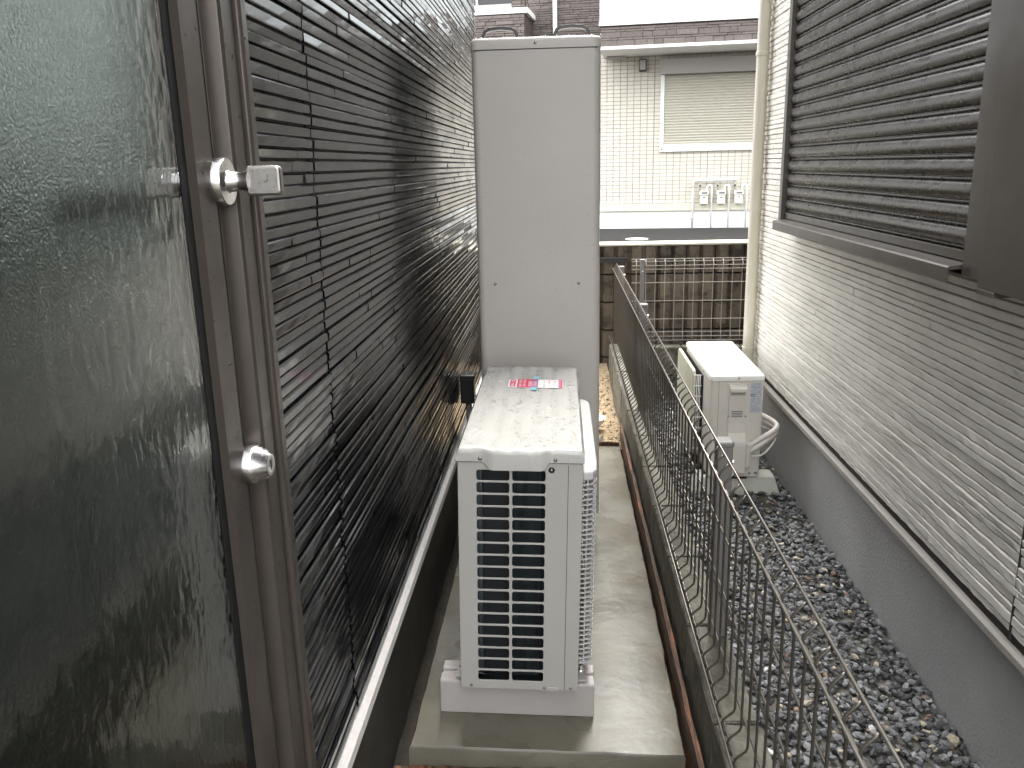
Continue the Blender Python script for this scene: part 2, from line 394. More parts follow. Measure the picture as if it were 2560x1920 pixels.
def siding(parent, side, xface, regions, z_from, z_to, heights, lens, depth, wav, m, joints, name, keep, seg=.035, gap=.0022, lean=0.0, rowd=(0,), ch=.07):
    pieces = []; z = z_from
    while z < z_to - .01:
        h_ = random.choice(heights)*rnd(.94, 1.06); rd = random.choice(rowd) if h_ > .015 else 0
        for (ya, yb, za, zb) in regions:
            if z < za-.001 or z + h_ > zb+.03: continue
            y = ya
            while y < yb - .02:
                ln = rnd(*lens); y2 = min(yb, y+ln)
                for j in joints:
                    if y < j-.005 < y2 and j > y+.02: y2 = j-.0045+rnd(-.0015,.001)
                if yb - y2 < .03: y2 = yb
                pieces.append((y, y2, z+gap/2, z+h_-gap/2, rd+rnd(*depth)))
                y = y2 + (.0010 if side > 0 else -.0006)
                for j in joints:
                    if abs(y-j) < .008: y = j+.0045+rnd(-.001,.0015)
        z += h_
    def key(p):   # how large it shows from the alley's near end
        cy_, cz = (p[0]+p[1])/2, (p[2]+p[3])/2
        d2 = xface**2 + cy_**2 + (cz-1.37)**2
        inview = 1 if (cy_ > 1.2 and -.95 < (cz-1.37)/max(cy_,.1) < .2) else .1
        return -inview*(p[1]-p[0])*(p[3]-p[2])*abs(xface)/d2**1.5
    pieces.sort(key=key)
    rest = MB()
    for i, p in enumerate(pieces):
        if i < keep:
            b_ = MB(); strip_piece(b_, side, xface, p[0], p[1], p[2], p[3], p[4], wav, seg, lean, ch); b_.build(name, m, parent)
        else: strip_piece(rest, side, xface, p[0], p[1], p[2], p[3], p[4], wav, seg*1.6, lean, ch)
    if rest.v: stuff(rest.build('far_strips', m, parent))

# ------------------------------------------------------------------ the black house on the left
bh = thing('black_house', 'black house on the left clad in wet split-slate siding strips', 'house', (-.45, 2.9, 0))
XW = -.436
w = MB()
w.box(-.62, XW-.004, 1.19, 4.62, .27, 6.2)               # alley wall
w.box(-.62, XW-.004, -.7, .16, .27, 6.2)
w.box(-.62, XW-.004, .16, 1.19, 2.25, 6.2)               # above the door
w.box(-2.15, -.62, 4.45, 4.62, -.5, 6.2); w.box(-3.4, -2.15, 4.45, 4.62, -.5, 1.72); w.box(-3.4, -2.15, 4.45, 4.62, 2.74, 6.2)   # far end wall with a window opening
w.box(-3.4, -.62, -.7, -.55, -.5, 6.2)
w.build('wall', 'black_wall', bh)
# room behind the door; its end-wall window lights it
w = MB()
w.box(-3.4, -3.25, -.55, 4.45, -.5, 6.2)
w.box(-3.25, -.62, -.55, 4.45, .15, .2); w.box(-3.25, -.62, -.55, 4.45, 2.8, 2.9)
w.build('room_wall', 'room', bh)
MB().box(-3.6, -.36, -.8, 4.72, 6.2, 6.35).build('roof', 'black_wall', bh)
MB().box(-.60, -.447, -.7, 4.60, -.5, .268).build('foundation', 'foundation_shaded', bh)
MB().prism([(-.445,.282),(-.436,.280),(-.414,.266),(-.411,.250),(-.4125,.250),(-.4155,.263),(-.437,.276),(-.445,.276)], 'y', 1.19, 2.615).build('drip_flashing', 'flashing_pale', bh)
MB().prism([(-.445,.2825),(-.436,.2805),(-.4135,.2665),(-.4105,.2495),(-.412,.2495),(-.415,.2635),(-.437,.2765),(-.445,.2765)], 'y', 2.6155, 4.62).build('drip_flashing', 'flashing_pale', bh)
siding(bh, 1, XW, [(1.195, 4.62, .28, 2.50)], .285, 2.46, (.0180,.0195,.0205), (.14,.80), (.0003,.0026), .00025, 'black_slate', (1.497, 4.53), 'siding_strip', 300, lean=.001, rowd=(.0015, .003, .005, .0065), gap=.0030, ch=.16)
MB().box(XW-.0038, XW-.001, 1.489, 1.505, .283, 2.46).build('joint_sealant', 'sealant', bh)
# back door: bronze frame, rippled glass, knob and lock
dr = MB(); ZB, ZT = .28, 2.24
dr.prism([(-.462,1.000),(-.440,1.000),(-.433,1.010),(-.433,1.062),(-.447,1.066),(-.447,1.100),(-.424,1.104),(-.421,1.109),(-.421,1.146),(-.427,1.1485),(-.462,1.150)], 'z', ZB, ZT)
dr.prism([(-.462,1.1565),(-.418,1.1565),(-.414,1.160),(-.414,1.178),(-.420,1.182),(-.462,1.188)], 'z', ZB-.005, ZT+.03)
dr.box(-.462, -.434, .17, .28, ZB, ZT)
dr.box(-.462, -.434, .28, 1.0, ZB, ZB+.12); dr.box(-.462, -.434, .28, 1.0, ZT-.12, ZT)
door = dr.build('door', 'door_bronze', bh, bevel=.0012)
door['label'] = 'bronze framed back door with rippled glass, a knob and a lock'
g_ = MB(); g_.box(-.4635, -.4395, .982, .9995, ZB+.12, ZT-.12); g_.box(-.462, -.43, 1.1505, 1.156, ZB, ZT); g_.build('gasket', 'gasket', door)
MB().box(-.446, -.441, .27, .987, ZB+.11, ZT-.11).build('glass_pane', 'ripple_glass', door)
MB().box(-.4535, -.4495, .27, .987, ZB+.11, ZT-.11).build('inner_pane', 'frost_glass', door)
kb = MB().lathe([(.0,-.018),(.0295,-.018),(.0300,.0025),(.0288,.0045),(.0145,.0052),(.0132,.007),(.0120,.018),(.0110,.022),(.0135,.029),(.0140,.033),(.0,.033)], (-.4265,1.078,1.358), 'x', 28)
knob = kb.build('knob', 'steel', door, smooth='auto')
ob = MB().prism(rrect(-.398,-.353,1.3400,1.3765,.006,4), 'y', 1.071, 1.087)
ob.build('thumb_turn', 'steel_dull', door, bevel=.003)
lk = MB().lathe([(.0,-.014),(.0275,-.014),(.028,.010),(.027,.0125),(.0165,.030),(.0155,.0315),(.004,.0318),(.0,.0305)], (-.434,1.075,.977), 'x', 28)
lock = lk.build('lock_cylinder', 'steel', door, smooth='auto')
MB().box(-.4025,-.4018, 1.0738,1.0762,.970,.984).build('key_slot', 'seam', door)
lv = MB().tube([(-.462,1.03,1.36),(-.515,1.03,1.36),(-.522,1.02,1.36),(-.522,.86,1.36)], .013, 12); lv.build('lever_handle', 'lever_black', door, smooth=True)
pts = []
for _ in range(520):
    yy = random.choice((rnd(1.011,1.06), rnd(1.110,1.145), rnd(1.162,1.176))); xx = -.433 if yy < 1.07 else (-.421 if yy < 1.15 else -.414)
    pts.append(((xx, yy, rnd(.35, 2.0)), (1,0,0), .0008+.0017*random.random()**2))
for _ in range(70):
    pts.append(((rnd(-.398,-.354), 1.0705, rnd(1.342,1.375)), (0,-1,0), rnd(.0006,.0016)))
    pts.append(((rnd(-.398,-.354), rnd(1.072,1.086), random.choice((1.3767,1.3398))), (0,0,random.choice((1,1,-1))), rnd(.0008,.0017)))
for _ in range(60):
    a = rnd(0, 6.28); t = rnd(0,1); r_ = .0275-.0105*t; pts.append(((-.4225+.018*t, 1.075+r_*math.cos(a), .977+r_*math.sin(a)), (.5,math.cos(a),math.sin(a)), rnd(.0006,.0015)))
drops('rain_beads', pts, door)
jb = thing('junction_box', 'small black junction box with a conduit on the black wall beside the tank', 'junction box', (-.40, 3.41, .40))
MB().box(-.4255,-.368,3.375,3.445,.405,.515).build('box', 'black_plastic', jb, bevel=.006)
MB().box(-.4255,-.361,3.368,3.452,.512,.530).build('lid', 'black_plastic', jb, bevel=.005)
MB().tube([(-.395,3.41,.41),(-.395,3.41,.30),(-.40,3.42,.05),(-.40,3.42,-.1)], .013, 10).build('conduit', 'conduit', jb, smooth=True)
MB().lathe([(.008,-.004),(.008,.006),(.004,.008)], (-.368,3.39,.44), 'x', 10).build('gland', 'steel_dull', jb)
drops('rain_beads', [((rnd(-.415,-.366), rnd(3.372,3.448), .530), (0,0,1), rnd(.001,.004)) for _ in range(26)], jb)

# ------------------------------------------------------------------ the white house on the right
wh = thing('white_house', 'white house on the right with split-stone siding and a big bronze shutter', 'house', (1.1, 2.6, 0))
XR = 1.092
w = MB()
w.box(XR+.006, 1.35, -.9, 4.74, .20, 1.08); w.box(XR+.006, 1.35, 3.9, 4.74, 1.08, 6.0); w.box(XR+.006, 1.35, -.9, 3.9, 2.5, 6.0)
w.box(1.13, 1.35, -.9, 3.9, 1.08, 2.5)
w.box(1.35, 6.5, 4.58, 4.74, .20, 6.0); w.box(1.35, 6.5, -.9, -.75, .20, 6.0)
w.build('wall', 'joint_dark', wh)
MB().box(XR+.004, XR+.006, 1.2, 4.74, .232, 2.6).build('wall_sheet', 'siding_joint', wh)
MB().box(1.0, 6.6, -1.0, 4.84, 6.0, 6.15).build('roof', 'frame_bronze', wh)
MB().box(1.112, 6.5, -.9, 4.72, -.55, .186).build('foundation', 'foundation_grey', wh)
MB().prism([(1.112,.2085),(1.088,.2065),(1.076,.2025),(1.0745,.186),(1.0757,.1855),(1.079,.196),(1.10,.1985),(1.112,.1985)], 'y', -.9, 4.74).build('drip_flashing', 'flashing_taupe', wh)
siding(wh, -1, XR, [(1.25, 4.725, .20, 1.075), (4.075, 4.725, 1.075, 2.7)], .232, 2.66, (.0225,.026,.0285), (.25,1.1), (.0002,.0020), .0017, 'white_slate', (1.905,), 'siding_strip', 300, gap=.0030, lean=.0030, rowd=(0, .0015, .0035))
MB().box(XR-.0015, XR+.004, 1.9022, 1.9078, .214, 1.07).build('joint_sealant', 'joint_dark', wh)
MB().box(1.070, 1.10, 4.727, 4.752, .21, 6.0).build('corner_trim', 'downpipe', wh, bevel=.003)
dp = MB().tube([(1.046,4.69,-.2),(1.046,4.69,6.0)], .030, 20).build('downpipe', 'downpipe', wh, smooth='auto')
for z in (.345, 1.9, 3.6): MB().lathe([(.0315,-.012),(.034,-.010),(.034,.010),(.0315,.012)], (1.046,4.69,z), 'z', 20).build('collar', 'downpipe', dp, smooth='auto')
# roller shutter window
fr = MB()
fr.box(1.018, 1.13, 4.03, 4.075, 1.062, 2.60)                       # far stile
fr.box(1.018, 1.13, 2.105, 2.205, 1.072, 2.60)                      # near stile
fr.box(1.012, 1.13, .90, 2.1035, 1.056, 2.60)                       # broad side panel
fr.box(.985, 1.13, .88, 4.09, 2.42, 2.62)                           # shutter box above
fr.box(1.010, 1.13, 2.02, 2.10, 1.043, 1.0555); fr.box(1.05, 1.13, 2.1, 4.06, 1.055, 1.068)
shut = fr.build('window_shutter', 'frame_bronze', wh, bevel=.002); shut['label'] = 'closed bronze roller shutter with a wide side panel'
MB().prism([(1.07,1.106),(1.046,1.104),(1.012,1.0975),(.992,1.096),(.986,1.092),(.986,1.056),(.989,1.053),(.9915,1.056),(.9915,1.086),(1.07,1.090)], 'y', 2.215, 4.045).build('sill', 'frame_bronze', shut, bevel=.0008)
MB().box(1.0165, 1.03, 2.1036, 2.1062, 1.073, 2.419).build('panel_seam', 'seam', shut)
MB().box(1.036, 1.052, 2.206, 4.029, 1.105, 1.132).build('bottom_bar', 'frame_bronze', shut, bevel=.002)
pr = [(1.060,0),(1.0485,.0005),(1.0455,.004),(1.0455,.0085),(1.0500,.0105),(1.0500,.0120),(1.0400,.0150),(1.0355,.0230),(1.0340,.0330),(1.0350,.0430),(1.0385,.0510),(1.0440,.0555),(1.0500,.0570),(1.060,.0570)]
slat = MB().prism(pr, 'y', 2.208, 4.027).mesh('slat')
SLZ = [1.1335 + .0575*i for i in range(23)]
for z in SLZ:
    o = link('slat', slat, 'shutter_bronze', shut, smooth='auto' if z == SLZ[0] else False); o.location.z = z
pts = []
for _ in range(1500):
    z = random.choice(SLZ[:18]); k = random.random()
    p, q = (1.0365, .046) if k < .45 else ((1.0342, rnd(.022,.044)) if k < .6 else (1.0455, rnd(.004,.009)))
    pts.append(((p, 2.21+1.8*random.random(), z+q), (-1,0,.4), .0007+.0016*random.random()**2))
drops('rain_beads', pts, shut)
screw((1.012, 1.75, 1.072), 'x', shut, -1, .005); screw((1.012, 1.62, 1.13), 'x', shut, -1, .005); screw((1.012, 1.78, 1.90), 'x', shut, -1, .005)
drops('panel_beads', [((1.0115, rnd(1.3,2.09), rnd(1.1,1.9)), (-1,0,0), rnd(.0006,.0018)) for _ in range(120)], shut)

# ------------------------------------------------------------------ far apartment block, turned slightly
ap = thing('apartment_building', 'cream tiled apartment block with brown stone upper floor across the road', 'building', (.684, 15.0, .262))
def AB(b_, x0, x1, y0, y1, z0, z1): return b_.box(.684+x0, .684+x1, 15+y0, 15+y1, z0, z1)     # local: x along the front, y into the block
AB(AB(MB(), -6, 7, 0.012, 6, .60, 3.10), -6, 7, .012, 6, 3.10, 7.2).build('wall', 'tile_joint', ap)
AB(MB(), -6, 7, -.0, 6, .1, .552).build('foundation', 'white_paint', ap)
AB(MB(), -6, 7, -.035, .012, .556, .682).build('base_trim', 'coping', ap, bevel=.004)
TW, TH = .1125, .0625
tile = MB().box(0, TW-.008, 0, .012, 0, TH-.007).mesh('tile'); tile.materials.append(MATS['cream_tile'])
tiles = []
for i in range(-16, 40):
    for j in range(39):
        x = i*TW; z = .69 + j*TH
        if x > 1.01 and 1.545 < z and z+TH < 3.0: continue
        tiles.append((x, z))
tiles.sort(key=lambda t: 0 if (-.02 < t[0] < 2.5) else 1)
vis = [t for t in tiles if -.05 < t[0] < 2.55]; random.shuffle(vis); vis.sort(key=lambda t: abs(t[1]-1.6)+.1*t[0])
chosen = set(vis[:300]); rest = MB()
for t in tiles:
    g8 = .004 if round(t[0]/TW) % 8 == 0 else 0
    if t in chosen:
        o = link('tile', tile, None, ap); o.location = (.684+t[0]+g8, 15, t[1])
    else: AB(rest, t[0]+g8, t[0]+TW-.008, 0, .012, t[1], t[1]+TH-.007)
stuff(rest.build('far_tiles', 'cream_tile', ap))
# window with roller shutter
wf = MB(); AB(wf, 1.00, 1.062, -.05, .02, 1.535, 2.78); AB(wf, 1.0625, 3.1995, -.05, .02, 1.535, 1.655); AB(wf, 3.2, 3.26, -.05, .02, 1.535, 2.78)
win = wf.build('window', 'white_paint', ap, bevel=.004)
AB(MB(), .99, 3.27, -.16, .02, 2.76, 3.005).build('shutter_box', 'box_grey', win, bevel=.01)
sl = MB().prism([(.0,.0),(-.006,.002),(-.006,.008),(-.016,.014),(-.018,.026),(-.014,.040),(0,.044)], 'x', .684+1.064, .684+3.198).mesh('slat'); sl.materials.append(MATS['cream_slat'])
for i in range(25):
    o = link('slat', sl, None, win); o.location = (0, 15-.012, 1.657+.044*i)
AB(MB(), 1.02, 1.045, -.053, -.049, 1.565, 1.59).build('latch', 'lamp_dark', win)
lp = AB(MB(), .64, .76, -.10, .0, 2.83, 3.02).build('wall_lamp', 'lamp_dark', ap, bevel=.008)
AB(MB(), .655, .745, -.104, -.10, 2.85, 3.0).build('lamp_lens', 'box_grey', lp)
# brown stone facing
def stone_face(x0, x1, y, z0, z1, parent, keep):
    z = z0; ps = []
    while z < z1-.015:
        h_ = random.choice((.035,.06,.035,.085)); h_ = min(h_, z1-z); x = x0
        while x < x1-.02:
            l_ = min(rnd(.10,.34), x1-x)
            if x1-(x+l_) < .05: l_ = x1-x
            ps.append((x, x+l_-.007, z, z+h_-.007, rnd(.006,.024))); x += l_
        z += h_
    ps.sort(key=lambda p: -(p[1]-p[0])*(p[3]-p[2])); rest = MB()
    for i, p in enumerate(ps):
        if i < keep: AB(MB(), p[0], p[1], y-p[4], y+.004, p[2], p[3]).build('stone', 'brown_stone', parent)
        else: AB(rest, p[0], p[1], y-p[4], y+.004, p[2], p[3])
    if rest.v: stuff(rest.build('small_stones', 'brown_stone', parent))
up = AB(MB(), -6, 7, 0.0, .011, 3.17, 7.2).build('upper_wall', 'brown_joint', ap)
stone_face(-1.9, .3, 0, 3.18, 4.5, up, 120)
# right balcony
b2 = AB(MB(), .06, 7, -1.0, 0, 3.12, 3.412).build('balcony', 'brown_joint', ap); b2['label'] = 'right balcony with white coping and frosted panel'
stone_face(.075, 4.2, -1.0, 3.122, 3.41, b2, 80)
AB(MB(), .05, 7.0, -1.03, 0, 3.068, 3.117).build('edge_band', 'white_paint', b2, bevel=.006)
AB(MB(), .05, 7.0, -1.035, 0.0, 3.415, 3.49).build('coping', 'white_paint', b2, bevel=.006)
AB(MB(), .06, 7.0, -1.0, -.97, 3.505, 4.7).build('frosted_panel', 'frosted_white', b2)
AB(MB(), .06, .09, -.965, -.9, 3.492, 4.7).build('panel_post', 'white_paint', b2)
AB(MB(), .12, .42, -.22, -.12, 3.02, 3.067).build('soffit_lamp', 'box_grey', b2, bevel=.01)
# left balcony with dark opening
b3 = AB(MB(), -5, -1.14, -.8, 0, 3.0, 3.70).build('balcony', 'brown_joint', ap); b3['label'] = 'left balcony with a dark opening above'
stone_face(-3.2, -1.145, -.8, 3.2, 3.69, b3, 80)
AB(MB(), -5, -1.09, -.82, 0, 3.702, 3.785).build('coping', 'white_paint', b3, bevel=.006)
AB(MB(), -5, -1.36, -.75, -.1, 3.787, 3.86).build('rail_base', 'box_grey', b3)
AB(MB(), -5, -1.36, -.06, -.012, 3.9, 5.5).build('dark_opening', 'dark_glass', b3)
AB(MB(), -2.08, -2.05, -.10, -.06, 3.9, 5.5).build('mullion', 'white_paint', b3)
AB(MB(), -1.35, -1.14, -.75, -.65, 3.787, 5.6).build('pillar', 'brown_joint', b3)
stone_face(-1.348, -1.142, -.752, 3.81, 4.6, b3, 10)
AB(MB(), -.79, -.72, -.09, -.026, .3, 7.0).build('downpipe', 'pipe_white', ap, bevel=.02)
AB(MB(), -6.3, 7.3, -.5, 6.3, 7.2, 7.4).build('roof', 'box_grey', ap)
def turn_with(o):   # rotate with the block
    o.rotation_euler.z = R(-7)
turn_with(ap)
TURN = Matrix.Translation((.684,15,0)) @ Matrix.Rotation(R(-7), 4, 'Z') @ Matrix.Translation((-.684,-15,0))
# three gas meters and their pipework
def placed(o): o.matrix_basis = TURN @ o.matrix_basis
names = ('leftmost white gas meter on the cream wall across the road', 'middle white gas meter on the cream wall across the road', 'rightmost white gas meter on the cream wall across the road')
for k in range(3):
    x0 = .684 + 1.68 + .285*k; y0 = 15
    t = thing('gas_meter', names[k], 'gas meter', (x0+.07, y0-.05, .70), 'gas meters in a row on the far wall')
    MB().box(x0+.012, x0+.14, y0-.13, y0-.02, .665, .80).build('body', 'meter_white', t, bevel=.012)
    MB().box(x0, x0+.152, y0-.135, y0-.015, .806, .885).build('head', 'meter_white', t, bevel=.018)
    MB().box(x0+.035, x0+.13, y0-.139, y0-.1355, .835, .865).build('label_plate', 'print_grey', t)
    MB().box(x0+.06, x0+.095, y0-.134, y0-.1305, .770, .787).build('display', 'print_black', t)
    MB().box(x0+.025, x0+.037, y0-.134, y0-.1305, .722, .734).build('button', 'lamp_dark', t)
    MB().box(x0+.025, x0+.037, y0-.134, y0-.1305, .775, .785).build('button', 'lamp_dark', t)
    MB().tube([(x0+.03,y0-.07,.885),(x0+.01,y0-.07,.93),(x0+.01,y0-.07,1.04)], .014, 8).build('inlet_pipe', 'pipe_grey', t, smooth=True)
    MB().lathe([(.018,-.012),(.018,.012)], (x0+.01,y0-.09,.965), 'y', 10).build('valve', 'lamp_dark', t)
    MB().tube([(x0+.13,y0-.07,.885),(x0+.13,y0-.07,.95),(x0+.15,y0-.07,.972),(x0+.19,y0-.07,.972),(x0+.205,y0-.07,.95),(x0+.205,y0-.07,.26)], .016, 8).build('outlet_pipe', 'pipe_white', t, smooth=True)
    placed(t)
t = thing('gas_supply_pipe', 'white supply pipe feeding the three gas meters across the road', 'pipe', (2.24, 14.95, .262))
xs = .684+1.575
MB().tube([(xs,14.93,.262),(xs,14.93,1.035),(xs+.02,14.93,1.055),(xs+.04,14.93,1.06),(xs+.72,14.93,1.06)], .02, 8).build('main_pipe', 'pipe_white', t, smooth=True)
for z in (.42, .95): MB().lathe([(.026,-.01),(.026,.01)], (xs,14.93,z), 'z', 12).build('clamp', 'pipe_grey', t)
placed(t)
mh = MB().lathe([(.0,0),(.17,0),(.17,.006),(.165,.009),(.0,.009)], (1.128, 12.75, .2645), 'z', 32).build('manhole_cover', 'white_paint')
tag(mh, 'pale round manhole cover lying on the wet asphalt road', 'manhole cover')

# ------------------------------------------------------------------ ribbed block retaining wall in front of the road
rw = thing('retaining_wall', 'tall brown ribbed block wall with pale coping below the road', 'wall', (.8, 6.05, -.5))
MB().box(-3, 5, 6.018, 6.19, -.55, .80).build('core', 'mortar', rw)
pr = []
for k in range(4):
    a = k*.0985+.002
    pr += [(a, .024), (a+.007, .020), (a+.014, .003), (a+.022, rnd(-.003,-.001)), (a+.05, rnd(-.006,-.003)), (a+.076, rnd(-.003,-.001)), (a+.084, .003), (a+.0905, .020), (a+.0975, .024)]
pr += [(.398, .032), (.0, .032)]
rib = MB().prism(pr, 'z', 0, .188).mesh('block'); rib.materials.append(MATS['rib_block'])
ZTOP = .806
for c in range(6):
    for i in range(-8, 13):
        o = link('block', rib, None, rw); o.location = (i*.4 + .285 + (0), 5.993 + rnd(-.003,.003), ZTOP-.2*(c+1)+.006); 
MB().box(-3, 5, 5.985, 6.195, .804, .818).build('coping', 'coping', rw, bevel=.003)
t = thing('metal_bar', 'dark metal angle bar fixed across the ribbed wall near its left end', 'metal bar', (.3, 5.96, .70))
MB().box(-.3, .47, 5.945, 5.985, .722, .728).build('flange', 'lamp_dark', t); MB().box(-.3, .47, 5.977, 5.985, .69, .722).build('web', 'lamp_dark', t)

# ------------------------------------------------------------------ low block walls
def block_mesh(lx, ly, lz, name='block'):
    b_ = MB(); b_.box(0, lx, 0, ly, 0, lz); me = b_.mesh(name); bm = bmesh.new(); bm.from_mesh(me)
    bmesh.ops.bevel(bm, geom=bm.edges[:], offset=.003, segments=2, affect='EDGES')
    bmesh.ops.subdivide_edges(bm, edges=[e for e in bm.edges if e.calc_length() > .05], cuts=3, use_grid_fill=True)
    for v in bm.verts: v.co += Vector((rnd(-.0012,.0012), rnd(-.0012,.0012), rnd(-.0012,.0012)))
    bm.to_mesh(me); bm.free(); me.materials.append(MATS['block_concrete']); return me
lw = thing('block_wall', 'long low grey concrete block wall under the wire fence beside the pad', 'wall', (.37, 2.5, -.5))
WT = .19
bmz = [block_mesh(.098, .391, .19) for _ in range(4)]
for c in range(3):
    for i in range(-3, 14):
        if c and i < 2: continue
        o = link('block', bmz[(i*3+c) % 4], None, lw, smooth=False); y = .005 + .4*i + (.0 if c % 2 == 0 else .2)
        if y > 5.25: continue
        o.location = (.321 + rnd(-.0025,.0025), y, WT-.19-.2*c + rnd(-.002,.001))
MB().box(.329, .412, -1.2, 5.55, -.55, WT-.008).build('mortar_core', 'mortar', lw)
cw = thing('block_wall', 'short grey block wall across the end of the gravel below the second fence', 'wall', (1.2, 5.72, -.5))
bmx = block_mesh(.391, .10, .19)
for c in range(2):
    for i in range(6):
        o = link('block', bmx, None, cw); o.location = (.424+.4*i - (.0 if c == 0 else .0), 5.66, .143-.19-.2*c)
MB().box(.43, 2.8, 5.668, 5.752, -.5, .135).build('mortar_core', 'mortar', cw)

# ------------------------------------------------------------------ formwork boards
def board(name_label, x0, x1, y0, y1, z0, z1):
    n = 24; b_ = MB(); along_y = (y1-y0) > (x1-x0); vs_ = []; fs = []
    for i in range(n+1):
        t = i/n; j = rnd(-.002,.002); tz = rnd(-.003,.003)
        if along_y: y = y0+(y1-y0)*t; q = [(x0+j,y,z0),(x1+j,y,z0),(x1+j+rnd(-.001,.001),y,z1+tz),(x0+j+rnd(-.001,.001),y,z1+tz)]
        else: x = x0+(x1-x0)*t; q = [(x,y0+j,z0),(x,y1+j,z0),(x,y1+j,z1+tz),(x,y0+j,z1+tz)]
        vs_ += q
    for i in range(n):
        for k in range(4): fs.append((i*4+k, i*4+(k+1) % 4, i*4+4+(k+1) % 4, i*4+4+k))
    fs += [(0,1,2,3), (n*4+3,n*4+2,n*4+1,n*4)]
    b_.add(vs_, fs); return tag(b_.build('formwork_board', 'old_wood'), name_label, 'board', 'old formwork boards round the pad')
board('long wet wooden formwork board standing between the pad and block wall', .299, .311, 1.60, 4.19, -.13, .055)
board('thin orange-brown wooden board along the far edge of the pad', -.30, .287, 4.054, 4.064, -.12, .006)
board('wooden formwork board below the near edge of the pad', -.42, .10, 1.722, 1.743, -.13, -.053)

# ------------------------------------------------------------------ wire mesh fences
def fence_main():
    t = thing('mesh_fence', 'long taupe wire mesh fence running beside the pad on the low wall', 'fence', (.36, 2.8, WT))
    P, ZT_, ZB_ = .351, .722, .212
    prof = [(P+.016, ZT_), (P+.008, ZT_-.007), (P-.001, ZT_-.017), (P-.0055, ZT_-.026), (P-.0045, ZT_-.040), (P, ZT_-.056), (P, ZB_+.066), (P-.0025, ZB_+.057), (P-.012, ZB_+.048), (P-.021, ZB_+.040), (P-.0255, ZB_+.029), (P-.0235, ZB_+.014), (P-.016, ZB_)]
    wire = MB().tube([(x, 0, z) for x, z in prof], .0027, 8).mesh('wire'); wire.materials.append(MATS['fence_wire_shaded'])
    for p in wire.polygons: p.use_smooth = True
    y = .38
    while y < 5.60:
        o = link('wire', wire, None, t); o.location.y = y; y += .0605
    for x, z in ((P+.016, ZT_+.004), (P-.0105, ZT_-.026), (P+.001, ZT_-.044), (P+.005, ZT_-.155), (P+.005, ZT_-.285), (P+.005, ZB_+.20), (P+.005, ZB_+.085), (P-.0305, ZB_+.029), (P-.0185, ZB_+.022)):
        MB().tube([(x, .36, z), (x, 5.605, z)], .0028, 8).build('rail', 'fence_rail_lit', t, smooth=True)
    for y in (.0, 1.97, 4.03, 5.57):
        ps = MB().prism(rrect(.374,.412,y-.022,y+.022,.004,3), 'z', WT-.05, .704).build('post', 'fence_post', t, smooth='auto')
        MB().prism(rrect(.3715,.4145,y-.0245,y+.0245,.007,4), 'z', .698, .714).build('post_cap', 'fence_post', ps, bevel=.005, seg=3)
        MB().lathe([(.005,0),(.005,.006),(.003,.008)], (.412,y,.655), 'x', 8).build('bolt', 'steel', ps)
    return t
fence_main()
def fence_cross():
    t = thing('mesh_fence', 'short wire mesh fence facing the viewer in front of the ribbed wall', 'fence', (1.3, 5.68, .143))
    Yf = 5.655; ZT_, ZB_ = .742, .198
    prof = [(.012, ZT_), (0, ZT_-.008), (-.018, ZT_-.032), (-.012, ZT_-.05), (0, ZT_-.066), (0, ZB_+.06), (-.012, ZB_+.045), (-.018, ZB_+.03), (0, ZB_)]
    wire = MB().tube([(0, Yf+d, z) for d, z in prof], .0023, 6).mesh('wire'); wire.materials.append(MATS['pale_wire'])
    x = .50
    while x < 2.7:
        o = link('wire', wire, None, t); o.location.x = x; x += .0635
    for d, z in ((.014, ZT_+.004), (-.003, ZT_-.010), (-.021, ZT_-.036), (.0, ZT_-.063), (.004, ZT_-.153), (.004, ZT_-.277), (.004, ZT_-.40), (.004, ZB_+.056), (-.02, ZB_+.030), (.002, ZB_-.002)):
        MB().tube([(.468, Yf+d, z), (2.75, Yf+d, z)], .0023, 6).build('rail', 'pale_wire', t, smooth=True)
    for x in (.538, 2.5):
        ps = MB().prism(rrect(x-.0135,x+.0135,5.612,5.640,.003,3), 'z', .12, .74).build('post', 'fence_post', t, smooth='auto')
        MB().prism(rrect(x-.016,x+.016,5.609,5.643,.005,3), 'z', .738, .75).build('post_cap', 'fence_post', ps, bevel=.004)
        MB().lathe([(.006,-.006),(.006,0)], (x,5.612,.672), 'y', 8).build('bolt', 'steel', ps)
fence_cross()

